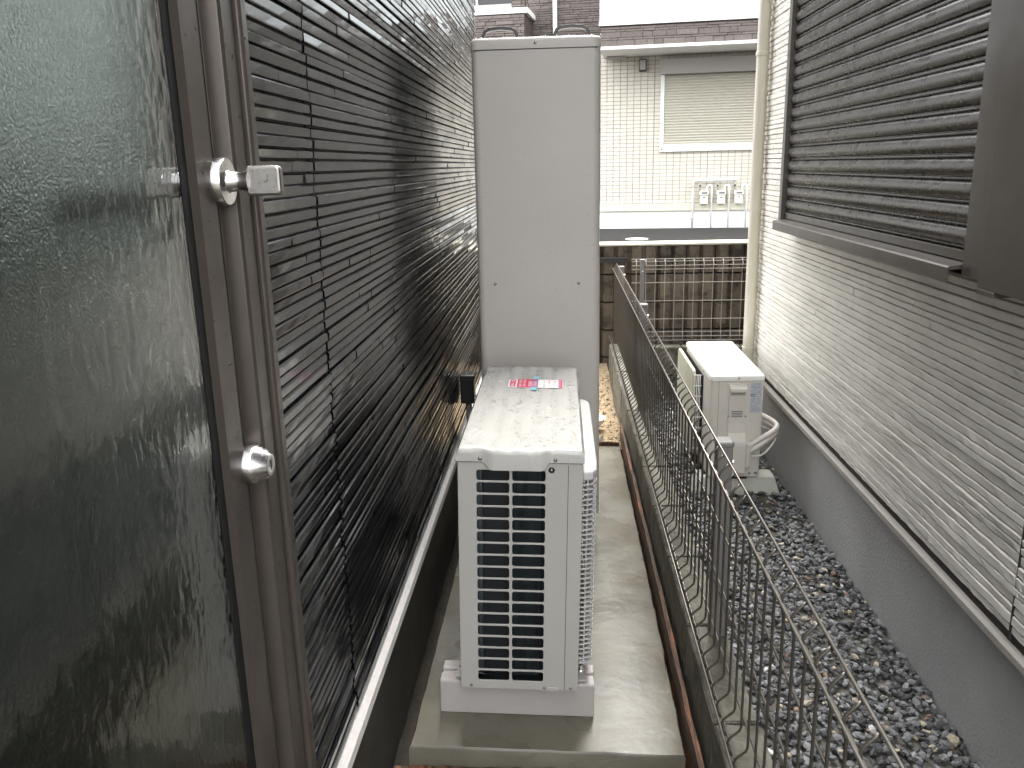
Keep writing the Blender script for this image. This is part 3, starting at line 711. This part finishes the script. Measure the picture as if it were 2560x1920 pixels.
# ------------------------------------------------------------------ gravel, debris
def make_gravel():
    ico = bmesh.new(); bmesh.ops.create_icosphere(ico, subdivisions=1, radius=1)
    iv = [v.co.copy() for v in ico.verts]; jf = [tuple(v.index for v in f.verts) for f in ico.faces]; ico.free()
    vs_ = []; fs = []; cols = []
    def stone(x, y, z, s, c):
        q = Matrix.Rotation(rnd(0,6.28),3,'Z') @ Matrix.Rotation(rnd(-.6,.6),3,'X') @ Matrix.Diagonal((rnd(.8,1.45), rnd(.6,1.0), rnd(.45,.8)))
        o = len(vs_)
        for v in iv: vs_.append(tuple(q @ (v*s*rnd(.62,1.3)) + Vector((x,y,z)))); cols.append(c)
        fs.extend(tuple(i+o for i in f) for f in jf)
    def pick():
        r_ = random.random()
        if r_ < .035: k = rnd(.30,.5); return (k, k*.86, k*.62, 1)
        if r_ < .047: k = rnd(.4,.6); return (k, k*.98, k*.94, 1)
        if r_ < .06: k = rnd(.18,.28); return (k, k*.66, k*.5, 1)
        k = .035 + .20*random.random()**1.5; return (k, k, k*1.03, 1)
    n = 0
    while n < 11500:
        y = .7 + 4.95*random.random()**1.15; x = rnd(.425, 1.108) if y < 4.74 else rnd(.425, 1.6)
        if 3.72 < y < 4.8 and .66 < x < 1.02 and random.random() < .6: continue
        stone(x, y, -.222+rnd(0,.02), rnd(.0070,.0160), pick()); n += 1
    me = bpy.data.meshes.new('gravel'); me.from_pydata(vs_, [], fs); me.update()
    ca = me.color_attributes.new('stone', 'FLOAT_COLOR', 'POINT')
    ca.data.foreach_set('color', [c for q in cols for c in q])
    o = stuff(link('gravel', me, 'ground_stone')); o['label'] = 'dark grey crushed stone gravel between the fence and white house'; o['category'] = 'gravel'
make_gravel()
cl = MB(); ico = bmesh.new(); bmesh.ops.create_icosphere(ico, subdivisions=1, radius=1); iv = [v.co.copy() for v in ico.verts]; jf = [tuple(v.index for v in f.verts) for f in ico.faces]; ico.free()
for _ in range(1500):
    x, y = rnd(-.1,.318), 4.08+1.8*random.random()**1.3; s = .004+.012*random.random()**3; z = -.05+.012*math.sin(7*x+3*y)+.012*math.sin(5*y-4*x)
    cl.add([(x+v.x*s*rnd(.7,1.3), y+v.y*s*rnd(.7,1.3), z+v.z*s*rnd(.4,.9)) for v in iv], jf)
o = stuff(cl.build('sand_clods', 'sand', smooth=True)); o['label'] = 'small lumps of damp tan sand beyond the pad'; o['category'] = 'sand'
db = MB()
for _ in range(170):
    x, y = rnd(-.2,.31), rnd(4.1,5.9); s = rnd(.004,.014)*(1.8 if random.random() < .12 else 1); z = -.05+.012*math.sin(7*x+3*y)+.012*math.sin(5*y-4*x)+.004
    a = rnd(0,6.3); c, s_ = math.cos(a)*s, math.sin(a)*s
    db.add([(x-c,y-s_,z),(x+s_*.6,y-c*.6,z+.003),(x+c,y+s_,z+rnd(0,.006)),(x-s_*.6,y+c*.6,z+.002),(x,y,z+.008)], [(0,1,4),(1,2,4),(2,3,4),(3,0,4)])
o = stuff(db.build('debris', 'debris')); o['label'] = 'dark wood chips and litter scattered on the sand'; o['category'] = 'debris'

# ------------------------------------------------------------------ the heat pump on the pad
EX, EY, EZ = -.113, 2.25, .098
hp = thing('heat_pump', 'beige heat pump unit with a louvred end face and a red sticker', 'heat pump', (EX, EY, EZ))
HW = .1465; Y0, Y1 = 1.84, 2.66
def P(x, y, z): return (EX+x, y, EZ+z)
def HB(b_, x0, x1, y0, y1, z0, z1): return b_.box(EX+x0, EX+x1, y0, y1, EZ+z0, EZ+z1)
sb = MB(); n_ = 6
HB(sb, -HW+.0005, -HW+.004, Y0+.004, Y1-.006, 0, .606); HB(sb, HW-.004, HW-.0005, Y0+.004, Y1-.006, 0, .606); HB(sb, -HW+.004, HW-.004, Y1-.012, Y1-.006, 0, .606); 0
sb.build('casing', 'pump_paint', hp, bevel=.0015)
# louvred end face
W = 2*HW; HH = .604
holes = []; rows = 18; z_top, z_bot = HH*(1-.034), HH*.040
pitch = (z_top-z_bot)/(rows-1+.86); hh_ = pitch*.845
for i in range(rows):
    zt = z_top - i*pitch
    for a, c in ((.150,.414),(.438,.703)):
        holes.append(rrect(-HW+W*a, -HW+W*c, zt-hh_, zt, .0055, 4))
plate('end_panel', rrect(-HW, HW, .001, HH, .006, 4), holes, .0022, lambda u, v, w_: P(u, Y0+.0035+w_, v), 'pump_paint', hp, bev=.0012)
HB(MB(), -HW+.004, HW-.004, Y0+.004, Y1-.012, .004, .010).build('base_pan', 'inside_shade', hp)  # casing floor coloured dark so it looks unlit through the holes
HB(MB(), -HW+.005, HW-.005, Y0+.055, Y0+.06, .012, .60).build('shade_backing', 'inside_shade', hp)  # dark plate added as the shade behind the holes
fin = MB(); HB(fin, -HW+.012, -HW+.055, Y0+.03, Y0+.05, .02, .60); fin.build('coil', 'coil_fins', hp)
f2 = MB()
for k in range(30): HB(f2, -HW+.13+.0022*k, -HW+.1308+.0022*k, Y0+.035, Y0+.055, .02, .60)
stuff(f2.build('coil_fins', 'coil_fins', hp))
MB().tube([P(-.13,Y0+.022,.055),P(-.118,Y0+.022,.038),P(-.095,Y0+.022,.03),P(-.07,Y0+.025,.025)], .004, 8).build('cable', 'black_plastic', hp, smooth=True)
HB(MB(), HW-.0345, HW-.0332, Y0+.0008, Y0+.0030, .004, .598).build('panel_seam', 'seam', hp)
HB(HB(MB(), HW-.0505, HW-.0490, Y0+.0010, Y0+.0030, .03, .585), HW-.0225, HW-.021, Y0+.0010, Y0+.0030, .03, .585).build('pressed_line', 'pump_paint', hp)
HB(MB(), HW-.076, HW-.050, Y0-.0005, Y0+.003, -.001, .010).build('drain_notch', 'pump_paint', hp, bevel=.002)
# lid with shallow ribs along its length and a dipped handle lip
lid = MB(); nx = 44; xs_ = [-HW-.003 + (W+.006)*i/nx for i in range(nx+1)]
def lid_z(x):
    z = .6375
    for k in range(-2, 3):
        c = k*.046+.004; d = abs(x-c)
        z += .0016*max(0, min(1, (.0155-d)/.004))
    e = (HW+.003)-abs(x)
    if e < .012: z -= .012 - math.sqrt(max(0, .012**2-(.012-e)**2))
    return z
ys_ = [Y0-.004, Y0-.0032, Y0-.001, Y0+.003, Y0+.008] + [Y0+.008+(Y1-Y0-.016)*i/24 for i in range(1, 25)] + [Y1-.003, Y1+.002, Y1+.004]
def yd(y):
    e = min(y-(Y0-.004), (Y1+.004)-y)
    return .012 - math.sqrt(max(0, .012**2-(.012-e)**2)) if e < .012 else 0
vs_ = []
for y in ys_:
    for x in xs_:
        lip = max(0, min(1, (.078-abs(x+.008))/.02))*max(0, min(1, (Y0+.02-y)/.02))
        vs_.append(P(x, y - .011*lip, lid_z(x) - yd(y)))
k = nx+1
fs = [(j*k+i, j*k+i+1, (j+1)*k+i+1, (j+1)*k+i) for j in range(len(ys_)-1) for i in range(nx)]
ring = list(range(k)) + [j*k+nx for j in range(1, len(ys_))] + [(len(ys_)-1)*k+i for i in range(nx-1, -1, -1)] + [j*k for j in range(len(ys_)-2, 0, -1)]
b0 = len(vs_)
for q in ring:
    v = vs_[q]; x = v[0]-EX
    dip = .017*max(0, min(1, (.076-abs(x+.008))/.014)) if v[1] < Y0+.002 else 0
    vs_.append((v[0], v[1], EZ+.6055-dip))
for i in range(len(ring)): fs.append((ring[i], ring[(i+1) % len(ring)], b0+(i+1) % len(ring), b0+i))
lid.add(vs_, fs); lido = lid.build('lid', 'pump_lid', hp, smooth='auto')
HB(MB(), -HW+.001, HW-.001, Y0+.0006, Y0+.004, .6025, .6058).build('lid_seam', 'seam', hp)
for x in (-.093, .082): screw(P(x, Y0-.004, .6135), 'y', hp, -1, .0048)
for x, z in ((-.1195, .010), (.062, .0085), (HW-.018, .0095)): screw(P(x, Y0+.0012, z), 'y', hp, -1, .0042)
screw(P(.0735, Y0+.0012, .586), 'y', hp, -1, .0046)
MB().lathe([(.0075,-.001),(.0075,.0006),(.006,.0012)], P(.0735, Y0+.0022, .586), 'y', 14).build('washer', 'pump_paint', hp)
# sticker on the lid
st = MB().box(EX-.062, EX+.098, 2.38, 2.475, EZ+.6402, EZ+.6409).build('sticker', 'sticker_white', hp); st['label'] = 'red and white sticker held by a strip of blue tape'
def SB(name, m, u0, u1, v0, v1, h_=.6416): return HB(MB(), -.062+.16*u0, -.062+.16*u1, 2.38+.095*v0, 2.38+.095*v1, h_-.0007, h_).build(name, m, st)
SB('print_badge', 'sticker_red', .03, .135, .10, .92); SB('print_badge', 'sticker_pink', .055, .108, .14, .44, .6421); SB('print_badge', 'sticker_pink', .05, .115, .62, .80, .6421)
SB('print_block', 'sticker_red', .165, .545, .02, 1.0)
for u0, u1, v0, v1 in ((.20,.25,.06,.42),(.20,.25,.50,.93),(.275,.325,.10,.5),(.275,.325,.58,.92),(.37,.45,.10,.75)):
    n = max(3, int((v1-v0)/.085))
    for q in range(n):
        SB('print_mark', 'sticker_pink', u0, u1, v0+(v1-v0)*q/n+.006, v0+(v1-v0)*(q+.72)/n, .6421)
for u0, u1, v0, v1 in ((.66,.675,.66,.8),(.66,.675,.3,.36),(.66,.675,.15,.2),(.74,.775,.64,.92),(.80,.82,.7,.86),(.845,.885,.68,.84),(.76,.775,.44,.52),(.83,.86,.44,.48)):
    SB('print_mark', 'sticker_pink' if v0 > .6 else 'print_grey', u0, u1, v0, v1)
SB('print_band', 'sticker_red', .935, .998, .02, .98)
for q in range(6): SB('print_mark', 'sticker_pink', .95, .972, .08+.14*q, .17+.14*q, .6421)
SB('tape', 'tape_blue', .455, .565, 1.0, 1.34, .6425); SB('tape', 'tape_blue', .43, .535, -.34, .02, .6425); SB('tape_overlap', 'print_purple', .45, .55, .02, 1.0, .6425)
for q in range(5): SB('print_mark', 'sticker_pink', .465, .53, .12+.13*q, .19+.13*q, .6429)
# fan guard on the alley side: cap and bars
GX = HW-.0005; G0, G1, GD = 1.895, 2.50, .036
MB().prism([(a+EX, c) for a, c in [(GX,G0-.018),(GX+.010,G0-.018),(GX+.026,G0-.010),(GX+GD,G0+.012),(GX+GD+.002,G0+.06),(GX+GD+.002,G1-.06),(GX+GD,G1-.012),(GX+.026,G1+.012),(GX+.010,G1+.018),(GX,G1+.018)]], 'z', EZ+.545, EZ+.571).build('guard_cap', 'pump_white', hp, bevel=.008, seg=3)
gp = [(GX+.002,G0-.012),(GX+.012,G0-.012),(GX+.028,G0-.004),(GX+GD,G0+.018),(GX+GD+.001,G0+.08),(GX+GD+.001,G1-.08),(GX+GD,G1-.018),(GX+.028,G1+.006),(GX+.002,G1+.012)]
bar = MB()
def bar_prof(pth, hw, d):
    b_ = MB(); vs_ = []; fs = []
    for x, y in pth: vs_ += [(EX+x,y,-hw),(EX+x-d if x > GX+.02 else EX+x, y+(.004 if y < 2 else -.004),-hw),(EX+x-d if x > GX+.02 else EX+x, y+(.004 if y < 2 else -.004),hw),(EX+x,y,hw)]
    for i in range(len(pth)-1):
        for q in range(4): fs.append((i*4+q, i*4+(q+1) % 4, i*4+4+(q+1) % 4, i*4+4+q))
    b_.add(vs_, fs); return b_.mesh('guard_bar')
bm_ = bar_prof(gp, .0016, .005); bm_.materials.append(MATS['pump_white'])
NB = 38
for i in range(NB):
    o = link('guard_bar', bm_, None, hp); o.location.z = EZ + .055 + (.535-.055)*i/(NB-1)
for y in [G0+.012] + [G0+.06+.085*i for i in range(7)] + [G1-.02]:
    HB(MB(), GX+GD-.008, GX+GD-.004, y-.0025, y+.0025, .05, .548).build('guard_rib', 'pump_white', hp)
HB(MB(), GX+.013, GX+.016, G0-.006, G0-.003, .05, .548).build('guard_rib', 'pump_white', hp)
HB(MB(), GX+.0005, GX+.003, G0, G1, .04, .55).build('fan_shade_sheet', 'inside_shade', hp)  # dark sheet stands in for the shade behind the guard bars
HB(MB(), GX, GX+GD*.8, G0+.01, G1-.01, .035, .05).build('guard_foot', 'pump_white', hp, bevel=.006)
# feet
for y in (1.91, 2.56):
    HB(MB(), -HW-.018, HW+.022, y-.02, y+.02, -.004, .0005).build('foot', 'pump_paint', hp)
# rain on the lid and faces; the ribs stay partly clear
pts = []
def on_lid():
    while True:
        x, y = rnd(-HW+.002, HW-.002), rnd(Y0, Y1-.003)
        rib_ = any(abs(x-(q*.046+.004)) < .0135 for q in range(-2,3))
        wet = math.sin(31*y+17*math.floor((x+.3)/.046)*2.3) + math.sin(13*y+math.floor((x+.3)/.046)*5.1)
        if -.066 < x < .102 and 2.37 < y < 2.485: continue
        if rib_ and wet > -.5: continue
        return x, y
for _ in range(2100):
    x, y = on_lid(); pts.append((P(x, y, lid_z(x)-yd(y)), (0,0,1), .0012+.0034*random.random()**2.2))
for _ in range(110): pts.append((P(rnd(-HW,HW), Y0-.004, rnd(.608,.628)), (0,-1,0), rnd(.0006,.0014)))
for _ in range(330): pts.append((P(rnd(-HW+.004,HW-.004), Y0+.0012, rnd(.01,.6)), (0,-1,0), rnd(.0005,.0011)))
def clear_of_holes(p):
    x, z = p[0][0]-EX, p[0][2]-EZ
    return not (p[0][1] > Y0 and -HW+W*.145 < x < -HW+W*.71 and z_bot-.01 < z < z_top+.005)
pts = [p for p in pts if clear_of_holes(p)]
for _ in range(420): pts.append((P(GX+rnd(.001,GD), rnd(G0-.01,G1+.01), .5715), (0,0,1), rnd(.0008,.002)))
for _ in range(220): pts.append((P(-HW, rnd(Y0+.01,Y0+.3), rnd(0,.63)), (-1,0,0), rnd(.0006,.0014)))
for i in range(rows+1):
    z = z_top - i*pitch + (pitch-hh_)*.5
    for _ in range(9): pts.append((P(rnd(-HW+W*.155,-HW+W*.70), Y0+.0012, z+rnd(-.001,.0018)), (0,-1,.4), rnd(.0006,.0013)))
drops('rain_beads', pts, hp, .42, 'water')
hp.rotation_euler.y = TILT
# plastic bases under it
def plastic_base(y, label):
    t = thing('plastic_base', label, 'base block', (-.123, y+.046, 0), 'plastic bases under the heat pump')
    a, c, z1 = -.321, .075, .094
    b_ = MB(); b_.prism([(y,0),(y+.092,0),(y+.092,z1),(y+.056,z1),(y+.056,z1-.012),(y+.036,z1-.012),(y+.036,z1),(y+.004,z1),(y+.0005,z1-.004)], 'x', a, c)
    b_.build('block', 'plastic_base', t, bevel=.003)
    MB().box(a+.002, c-.002, y+.037, y+.055, z1-.0115, z1-.008).build('channel', 'flashing_pale', t)
    for x in (-.268, .041):
        bo = MB().lathe([(.011,-.004),(.011,.001),(.0095,.0011),(.0095,.008),(.0055,.0085),(.0055,.024),(.004,.025)], (x, y+.046, z1+.004), 'z', 6).build('bolt', 'steel', t)
        MB().lathe([(.014,0),(.014,.002)], (x, y+.046, z1-.001), 'z', 14).build('washer', 'steel', bo)
    drops('rain_beads', [((rnd(a,c), rnd(y+.004,y+.088), z1), (0,0,1), rnd(.0006,.0018)) for _ in range(160)] + [((rnd(a,c), y, rnd(.005,.09)), (0,-1,0), rnd(.0004,.001)) for _ in range(120)], t)
    t.rotation_euler.y = TILT; t.location.z = padz(-.123)
plastic_base(1.884, 'near pinkish white plastic base block under the louvred end of the heat pump')
plastic_base(2.52, 'far pinkish white plastic base block hidden under the heat pump')

# ------------------------------------------------------------------ hot water tank
tk = thing('water_tank', 'tall taupe hot water storage tank standing behind the heat pump', 'water tank', (-.08, 3.46, 0))
TX0, TX1, TY0, TY1 = -.292, .134, 2.93, 4.0
tb = MB().prism(rrect(TX0, TX1, TY0, TY1, .026, 8), 'z', .10, 1.742).build('body', 'tank_paint', tk, smooth='auto')
lo = rrect(TX0-.002, TX1+.002, TY0-.002, TY1+.002, .028, 8); lm = MB(); vs_ = []; fs = []; n_ = len(lo)
cx_, cy_ = (TX0+TX1)/2, (TY0+TY1)/2
for ins, z in ((0,1.7385),(0,1.762),(.0015,1.768),(.006,1.7725),(.014,1.775),(.05,1.777)):
    for x, y in lo: vs_.append((x-math.copysign(min(ins, abs(x-cx_)), x-cx_), y-math.copysign(min(ins, abs(y-cy_)), y-cy_), z))
for i in range(5):
    for j in range(n_): fs.append((i*n_+j, i*n_+(j+1) % n_, (i+1)*n_+(j+1) % n_, (i+1)*n_+j))
fs += [tuple(range(n_))[::-1], tuple(range(5*n_, 6*n_))]
lm.add(vs_, fs); lm.build('lid', 'tank_paint', tk, smooth='auto')
MB().box(TX0+.012, TX1-.012, TY0-.0008, TY0+.01, 1.7358, 1.7384).build('lid_seam', 'seam', tk)
screw((-.079, TY0-.002, 1.756), 'y', tk, -1, .005); screw((-.231, TY0, .969), 'y', tk, -1, .0055); screw((.061, TY0, .968), 'y', tk, -1, .0055)
for cx in (-.207, .043):
    h_ = MB(); path = [(cx-.074,1.776),(cx-.067,1.792),(cx-.052,1.824),(cx-.036,1.831),(cx,1.834),(cx+.036,1.831),(cx+.052,1.824),(cx+.067,1.792),(cx+.074,1.776)]
    vs_ = []; fs = []
    for i, (x, z) in enumerate(path):
        q = path[min(i+1, 8)]; p_ = path[max(i-1, 0)]; tx, tz = q[0]-p_[0], q[1]-p_[1]; l_ = math.hypot(tx, tz); nx_, nz_ = -tz/l_*.0052, tx/l_*.0052
        vs_ += [(x+nx_, 3.135, z+nz_), (x-nx_, 3.135, z-nz_), (x-nx_, 3.165, z-nz_), (x+nx_, 3.165, z+nz_)]
    for i in range(8):
        for q in range(4): fs.append((i*4+q, i*4+(q+1) % 4, i*4+4+(q+1) % 4, i*4+4+q))
    fs += [(0,1,2,3), (35,34,33,32)]
    h_.add(vs_, fs); h_.build('handle', 'black_plastic', tk, bevel=.001)
for x in (TX0+.05, TX1-.05):
    for y in (TY0+.08, TY1-.08): MB().lathe([(.035,0),(.035,.008),(.02,.012),(.02,.105)], (x, y, -.012), 'z', 14).build('leg', 'steel_dull', tk)
pts = []
for _ in range(900): pts.append(((rnd(TX0+.02,TX1-.02), TY0, .65+1.07*random.random()), (0,-1,0), .0006+.0011*random.random()**2))
for _ in range(420): pts.append(((rnd(TX0,TX1), rnd(TY0,TY0+.35), 1.7755), (0,0,1), rnd(.002,.0045)))
for _ in range(60): pts.append(((rnd(TX0+.01,TX1-.01), TY0-.004, rnd(1.742,1.766)), (0,-1,0), rnd(.0007,.0015)))
for cx in (-.207, .043):
    for q in range(9): pts.append(((cx-.036+.009*q+rnd(-.002,.002), 3.133, 1.8205), (0,-.5,-1), rnd(.0022,.0034)))
for _ in range(150): pts.append(((TX1+.0005, rnd(TY0+.02,TY0+.2), rnd(.7,1.74)), (1,0,0), rnd(.0006,.0014)))
drops('rain_beads', pts, tk)

# ------------------------------------------------------------------ drain hopper on the sand
t = thing('drain_hopper', 'small white drain bowl on the sand just past the tank', 'drain', (.160, 4.34, -.06))
MB().lathe([(.0,.0),(.020,.0),(.022,.004),(.045,.014),(.064,.034),(.070,.056),(.073,.058),(.0735,.062),(.070,.062),(.066,.056),(.058,.034),(.04,.018),(.0,.012)], (.158,4.345,-.014), 'z', 30).build('bowl', 'white_paint', t, smooth='auto')
MB().lathe([(.026,-.09),(.026,.02),(.03,.022),(.03,.03)], (.158,4.345,-.03), 'z', 18).build('pipe', 'pipe_grey', t, smooth='auto')

# ------------------------------------------------------------------ the neighbour's air conditioner
AX0, AX1, AY0, AY1, AZ0, AZ1 = .705, .955, 3.905, 4.70, -.122, .365
ac = thing('air_conditioner', 'cream outdoor air conditioner unit on the gravel beside the white house', 'air conditioner', (.83, 4.3, AZ0))
MB().prism(rrect(AX0, AX1, AY0, AY1, .016, 5), 'z', AZ0, AZ1).build('casing', 'ac_paint', ac, smooth='auto')
lo = rrect(AX0-.004, AX1+.004, AY0-.005, AY1+.004, .018, 6); lm = MB(); vs_ = []; fs = []; n_ = len(lo); cx_, cy_ = (AX0+AX1)/2, (AY0+AY1)/2
for ins, z in ((0,AZ1-.004),(0,AZ1+.013),(.002,AZ1+.0185),(.007,AZ1+.021),(.03,AZ1+.022)):
    for x, y in lo: vs_.append((x-math.copysign(ins, x-cx_), y-math.copysign(ins, y-cy_), z))
for i in range(4):
    for j in range(n_): fs.append((i*n_+j, i*n_+(j+1) % n_, (i+1)*n_+(j+1) % n_, (i+1)*n_+j))
fs += [tuple(range(n_))[::-1], tuple(range(4*n_, 5*n_))]
lm.add(vs_, fs); lm.build('lid', 'ac_lid', ac, smooth='auto')
screw(((AX0+AX1)/2+.005, AY0-.005, AZ1+.007), 'y', ac, -1, .005)
MB().box(.7435, .7447, AY0-.0008, AY0+.003, AZ0+.004, AZ1-.006).build('panel_seam', 'seam', ac)
MB().box(.752, .763, AY0-.0010, AY0+.002, AZ1-.022, AZ1-.019).build('pressed_line', 'ac_paint', ac)
# front fan panel with wire guard edge, facing the fence
MB().prism(rrect(4.135, 4.685, AZ0+.03, AZ1-.008, .03, 5), 'x', .655, .672).build('front_panel', 'ac_panel', ac, bevel=.006)
for x in (.676, .684, .692): MB().tube([(x,4.128,AZ0+.05),(x,4.128,AZ1-.03)], .0022, 6).build('guard_wire', 'ac_lid', ac, smooth=True)
for q in range(8): MB().tube([(.700,4.126,AZ0+.07+.055*q),(.665,4.126,AZ0+.07+.055*q),(.663,4.136,AZ0+.07+.055*q)], .0022, 6).build('guard_wire', 'ac_lid', ac, smooth=True)
MB().box(.700, .706, 4.11, 4.66, AZ0+.05, AZ1-.03).build('fan_shade_sheet', 'inside_shade', ac)  # dark sheet painting the shade behind the front panel
screw((AX0-.003, 4.085, AZ1+.0), 'x', ac, -1, .008)
# valve cover with handle scoop, vents, screws
cv = MB().prism([(AY0,AZ1-.022),(AY0-.010,AZ1-.026),(AY0-.010,AZ1-.215),(AY0-.014,AZ1-.26),(AY0-.042,AZ1-.298),(AY0-.046,AZ1-.315),(AY0-.046,AZ0+.035),(AY0-.040,AZ0+.022),(AY0,AZ0+.015)], 'x', .790, .876).build('valve_cover', 'ac_paint', ac, bevel=.006, seg=3)
MB().box(.783, .884, AY0-.003, AY0+.002, AZ1-.245, AZ1-.018).build('cover_frame', 'ac_paint', ac, bevel=.002)
MB().prism([(AY0-.010,AZ1-.030),(AY0-.024,AZ1-.040),(AY0-.024,AZ1-.058),(AY0-.010,AZ1-.060)], 'x', .793, .873).build('handle', 'ac_paint', cv, bevel=.004)
MB().box(.800, .866, AY0-.0115, AY0-.0095, AZ1-.074, AZ1-.061).build('handle_recess', 'pipe_grey', cv)
for q in range(4): MB().box(.806, .858, AY0-.0112, AY0-.0096, AZ1-.1555-.0085*q, AZ1-.1525-.0085*q).build('vent_slot', 'seam', cv)
for x in (.7925, .8725): screw((x, AY0-.010, AZ1-.178), 'y', ac, -1, .005)
screw((.906, AY0, AZ0+.017), 'y', ac, -1, .007)
MB().box(.929, .943, AY0-.0012, AY0+.001, AZ0+.012, AZ0+.024).build('rating_mark', 'print_grey', ac)
lb = MB().box(.893, .946, AY0-.0009, AY0+.001, AZ1-.165, AZ1-.016).build('label', 'label_paper', ac); lb['label'] = 'pale printed rating label in small dark type'
text_obj('MITSUBISHI', .0068, lambda u, v, w_: (.9225+u, AY0-.0012-w_, AZ1-.0215+v), 'print_black', lb)
def LB(m, x0, x1, z0, z1): MB().box(x0, x1, AY0-.0013, AY0-.0008, AZ1-z1, AZ1-z0).build('print_mark', m, lb)
LB('print_black', .8945, .912, .071, .0825)
MB().prism(rrect(.8962,.9103,AZ1-.0795,AZ1-.0742,.0026,3), 'y', AY0-.0018, AY0-.0012).build('print_mark', 'label_paper', lb)
for q in range(26):
    z = .029+.0050*q
    if .066 < z < .087: x0 = .915
    else: x0 = .8955
    x = x0
    while x < .940:
        l_ = rnd(.003,.013); 
        if random.random() < .78: LB('print_grey', x, min(x+l_, .9445), z, z+rnd(.0012,.0022))
        x += l_ + rnd(.001,.003)
for y in (3.99, 4.58):
    MB().box(.69, .965, y-.02, y+.02, AZ0-.012, AZ0-.0005).build('foot', 'black_plastic', ac)
# pipes from the valve cover to the wall
MB().box(.876, .900, AY0-.040, AY0-.0, AZ0+.055, AZ0+.185).build('pipe_box', 'ac_paint', ac, bevel=.008)
def hose(pth, r): 
    pth = [Vector(p) for p in pth]; out = []
    for i in range(len(pth)-1):
        p0, p1, p2, p3 = pth[max(i-1,0)], pth[i], pth[i+1], pth[min(i+2,len(pth)-1)]
        for s in range(8):
            t_ = s/8; out.append(.5*((2*p1)+(p2-p0)*t_+(2*p0-5*p1+4*p2-p3)*t_**2+(3*p1-p0-3*p2+p3)*t_**3))
    out.append(pth[-1]); return MB().tube(out, r, 12).build('hose', 'hose', ac, smooth=True)
hose([(.892,3.885,.040),(.94,3.885,.075),(1.0,3.90,.105),(1.032,3.93,.125),(1.02,3.97,.140),(.975,4.02,.158),(.93,4.10,.17)], .0125)
hose([(.892,3.885,.010),(.94,3.88,.045),(1.0,3.905,.080),(1.030,3.935,.102),(1.018,3.98,.118),(.975,4.03,.132),(.93,4.10,.14)], .0125)
hose([(.892,3.88,-.008),(.95,3.875,-.002),(1.005,3.90,.040),(1.030,3.94,.075),(1.01,3.99,.09),(.96,4.05,.10)], .0045)
for y, lab in ((3.985, 'near pale base block under the cream air conditioner'), (4.58, 'far pale base block under the cream air conditioner')):
    b_ = MB(); z0, z1 = -.225, AZ0-.012
    vs_ = [(.635,y-.075,z0),(1.062,y-.075,z0),(1.062,y+.075,z0),(.635,y+.075,z0),(.665,y-.055,z1),(1.036,y-.055,z1),(1.036,y+.055,z1),(.665,y+.055,z1)]
    b_.add(vs_, [(0,3,2,1),(4,5,6,7),(0,1,5,4),(1,2,6,5),(2,3,7,6),(3,0,4,7)])
    t = thing('base_block', lab, 'base block', (.85, y, z0), 'base blocks under the air conditioner')
    b_.build('block', 'ac_base', t, bevel=.006)
    MB().box(.78, .90, y-.057, y+.057, z1-.02, z1+.0005).build('recess', 'black_plastic', t)
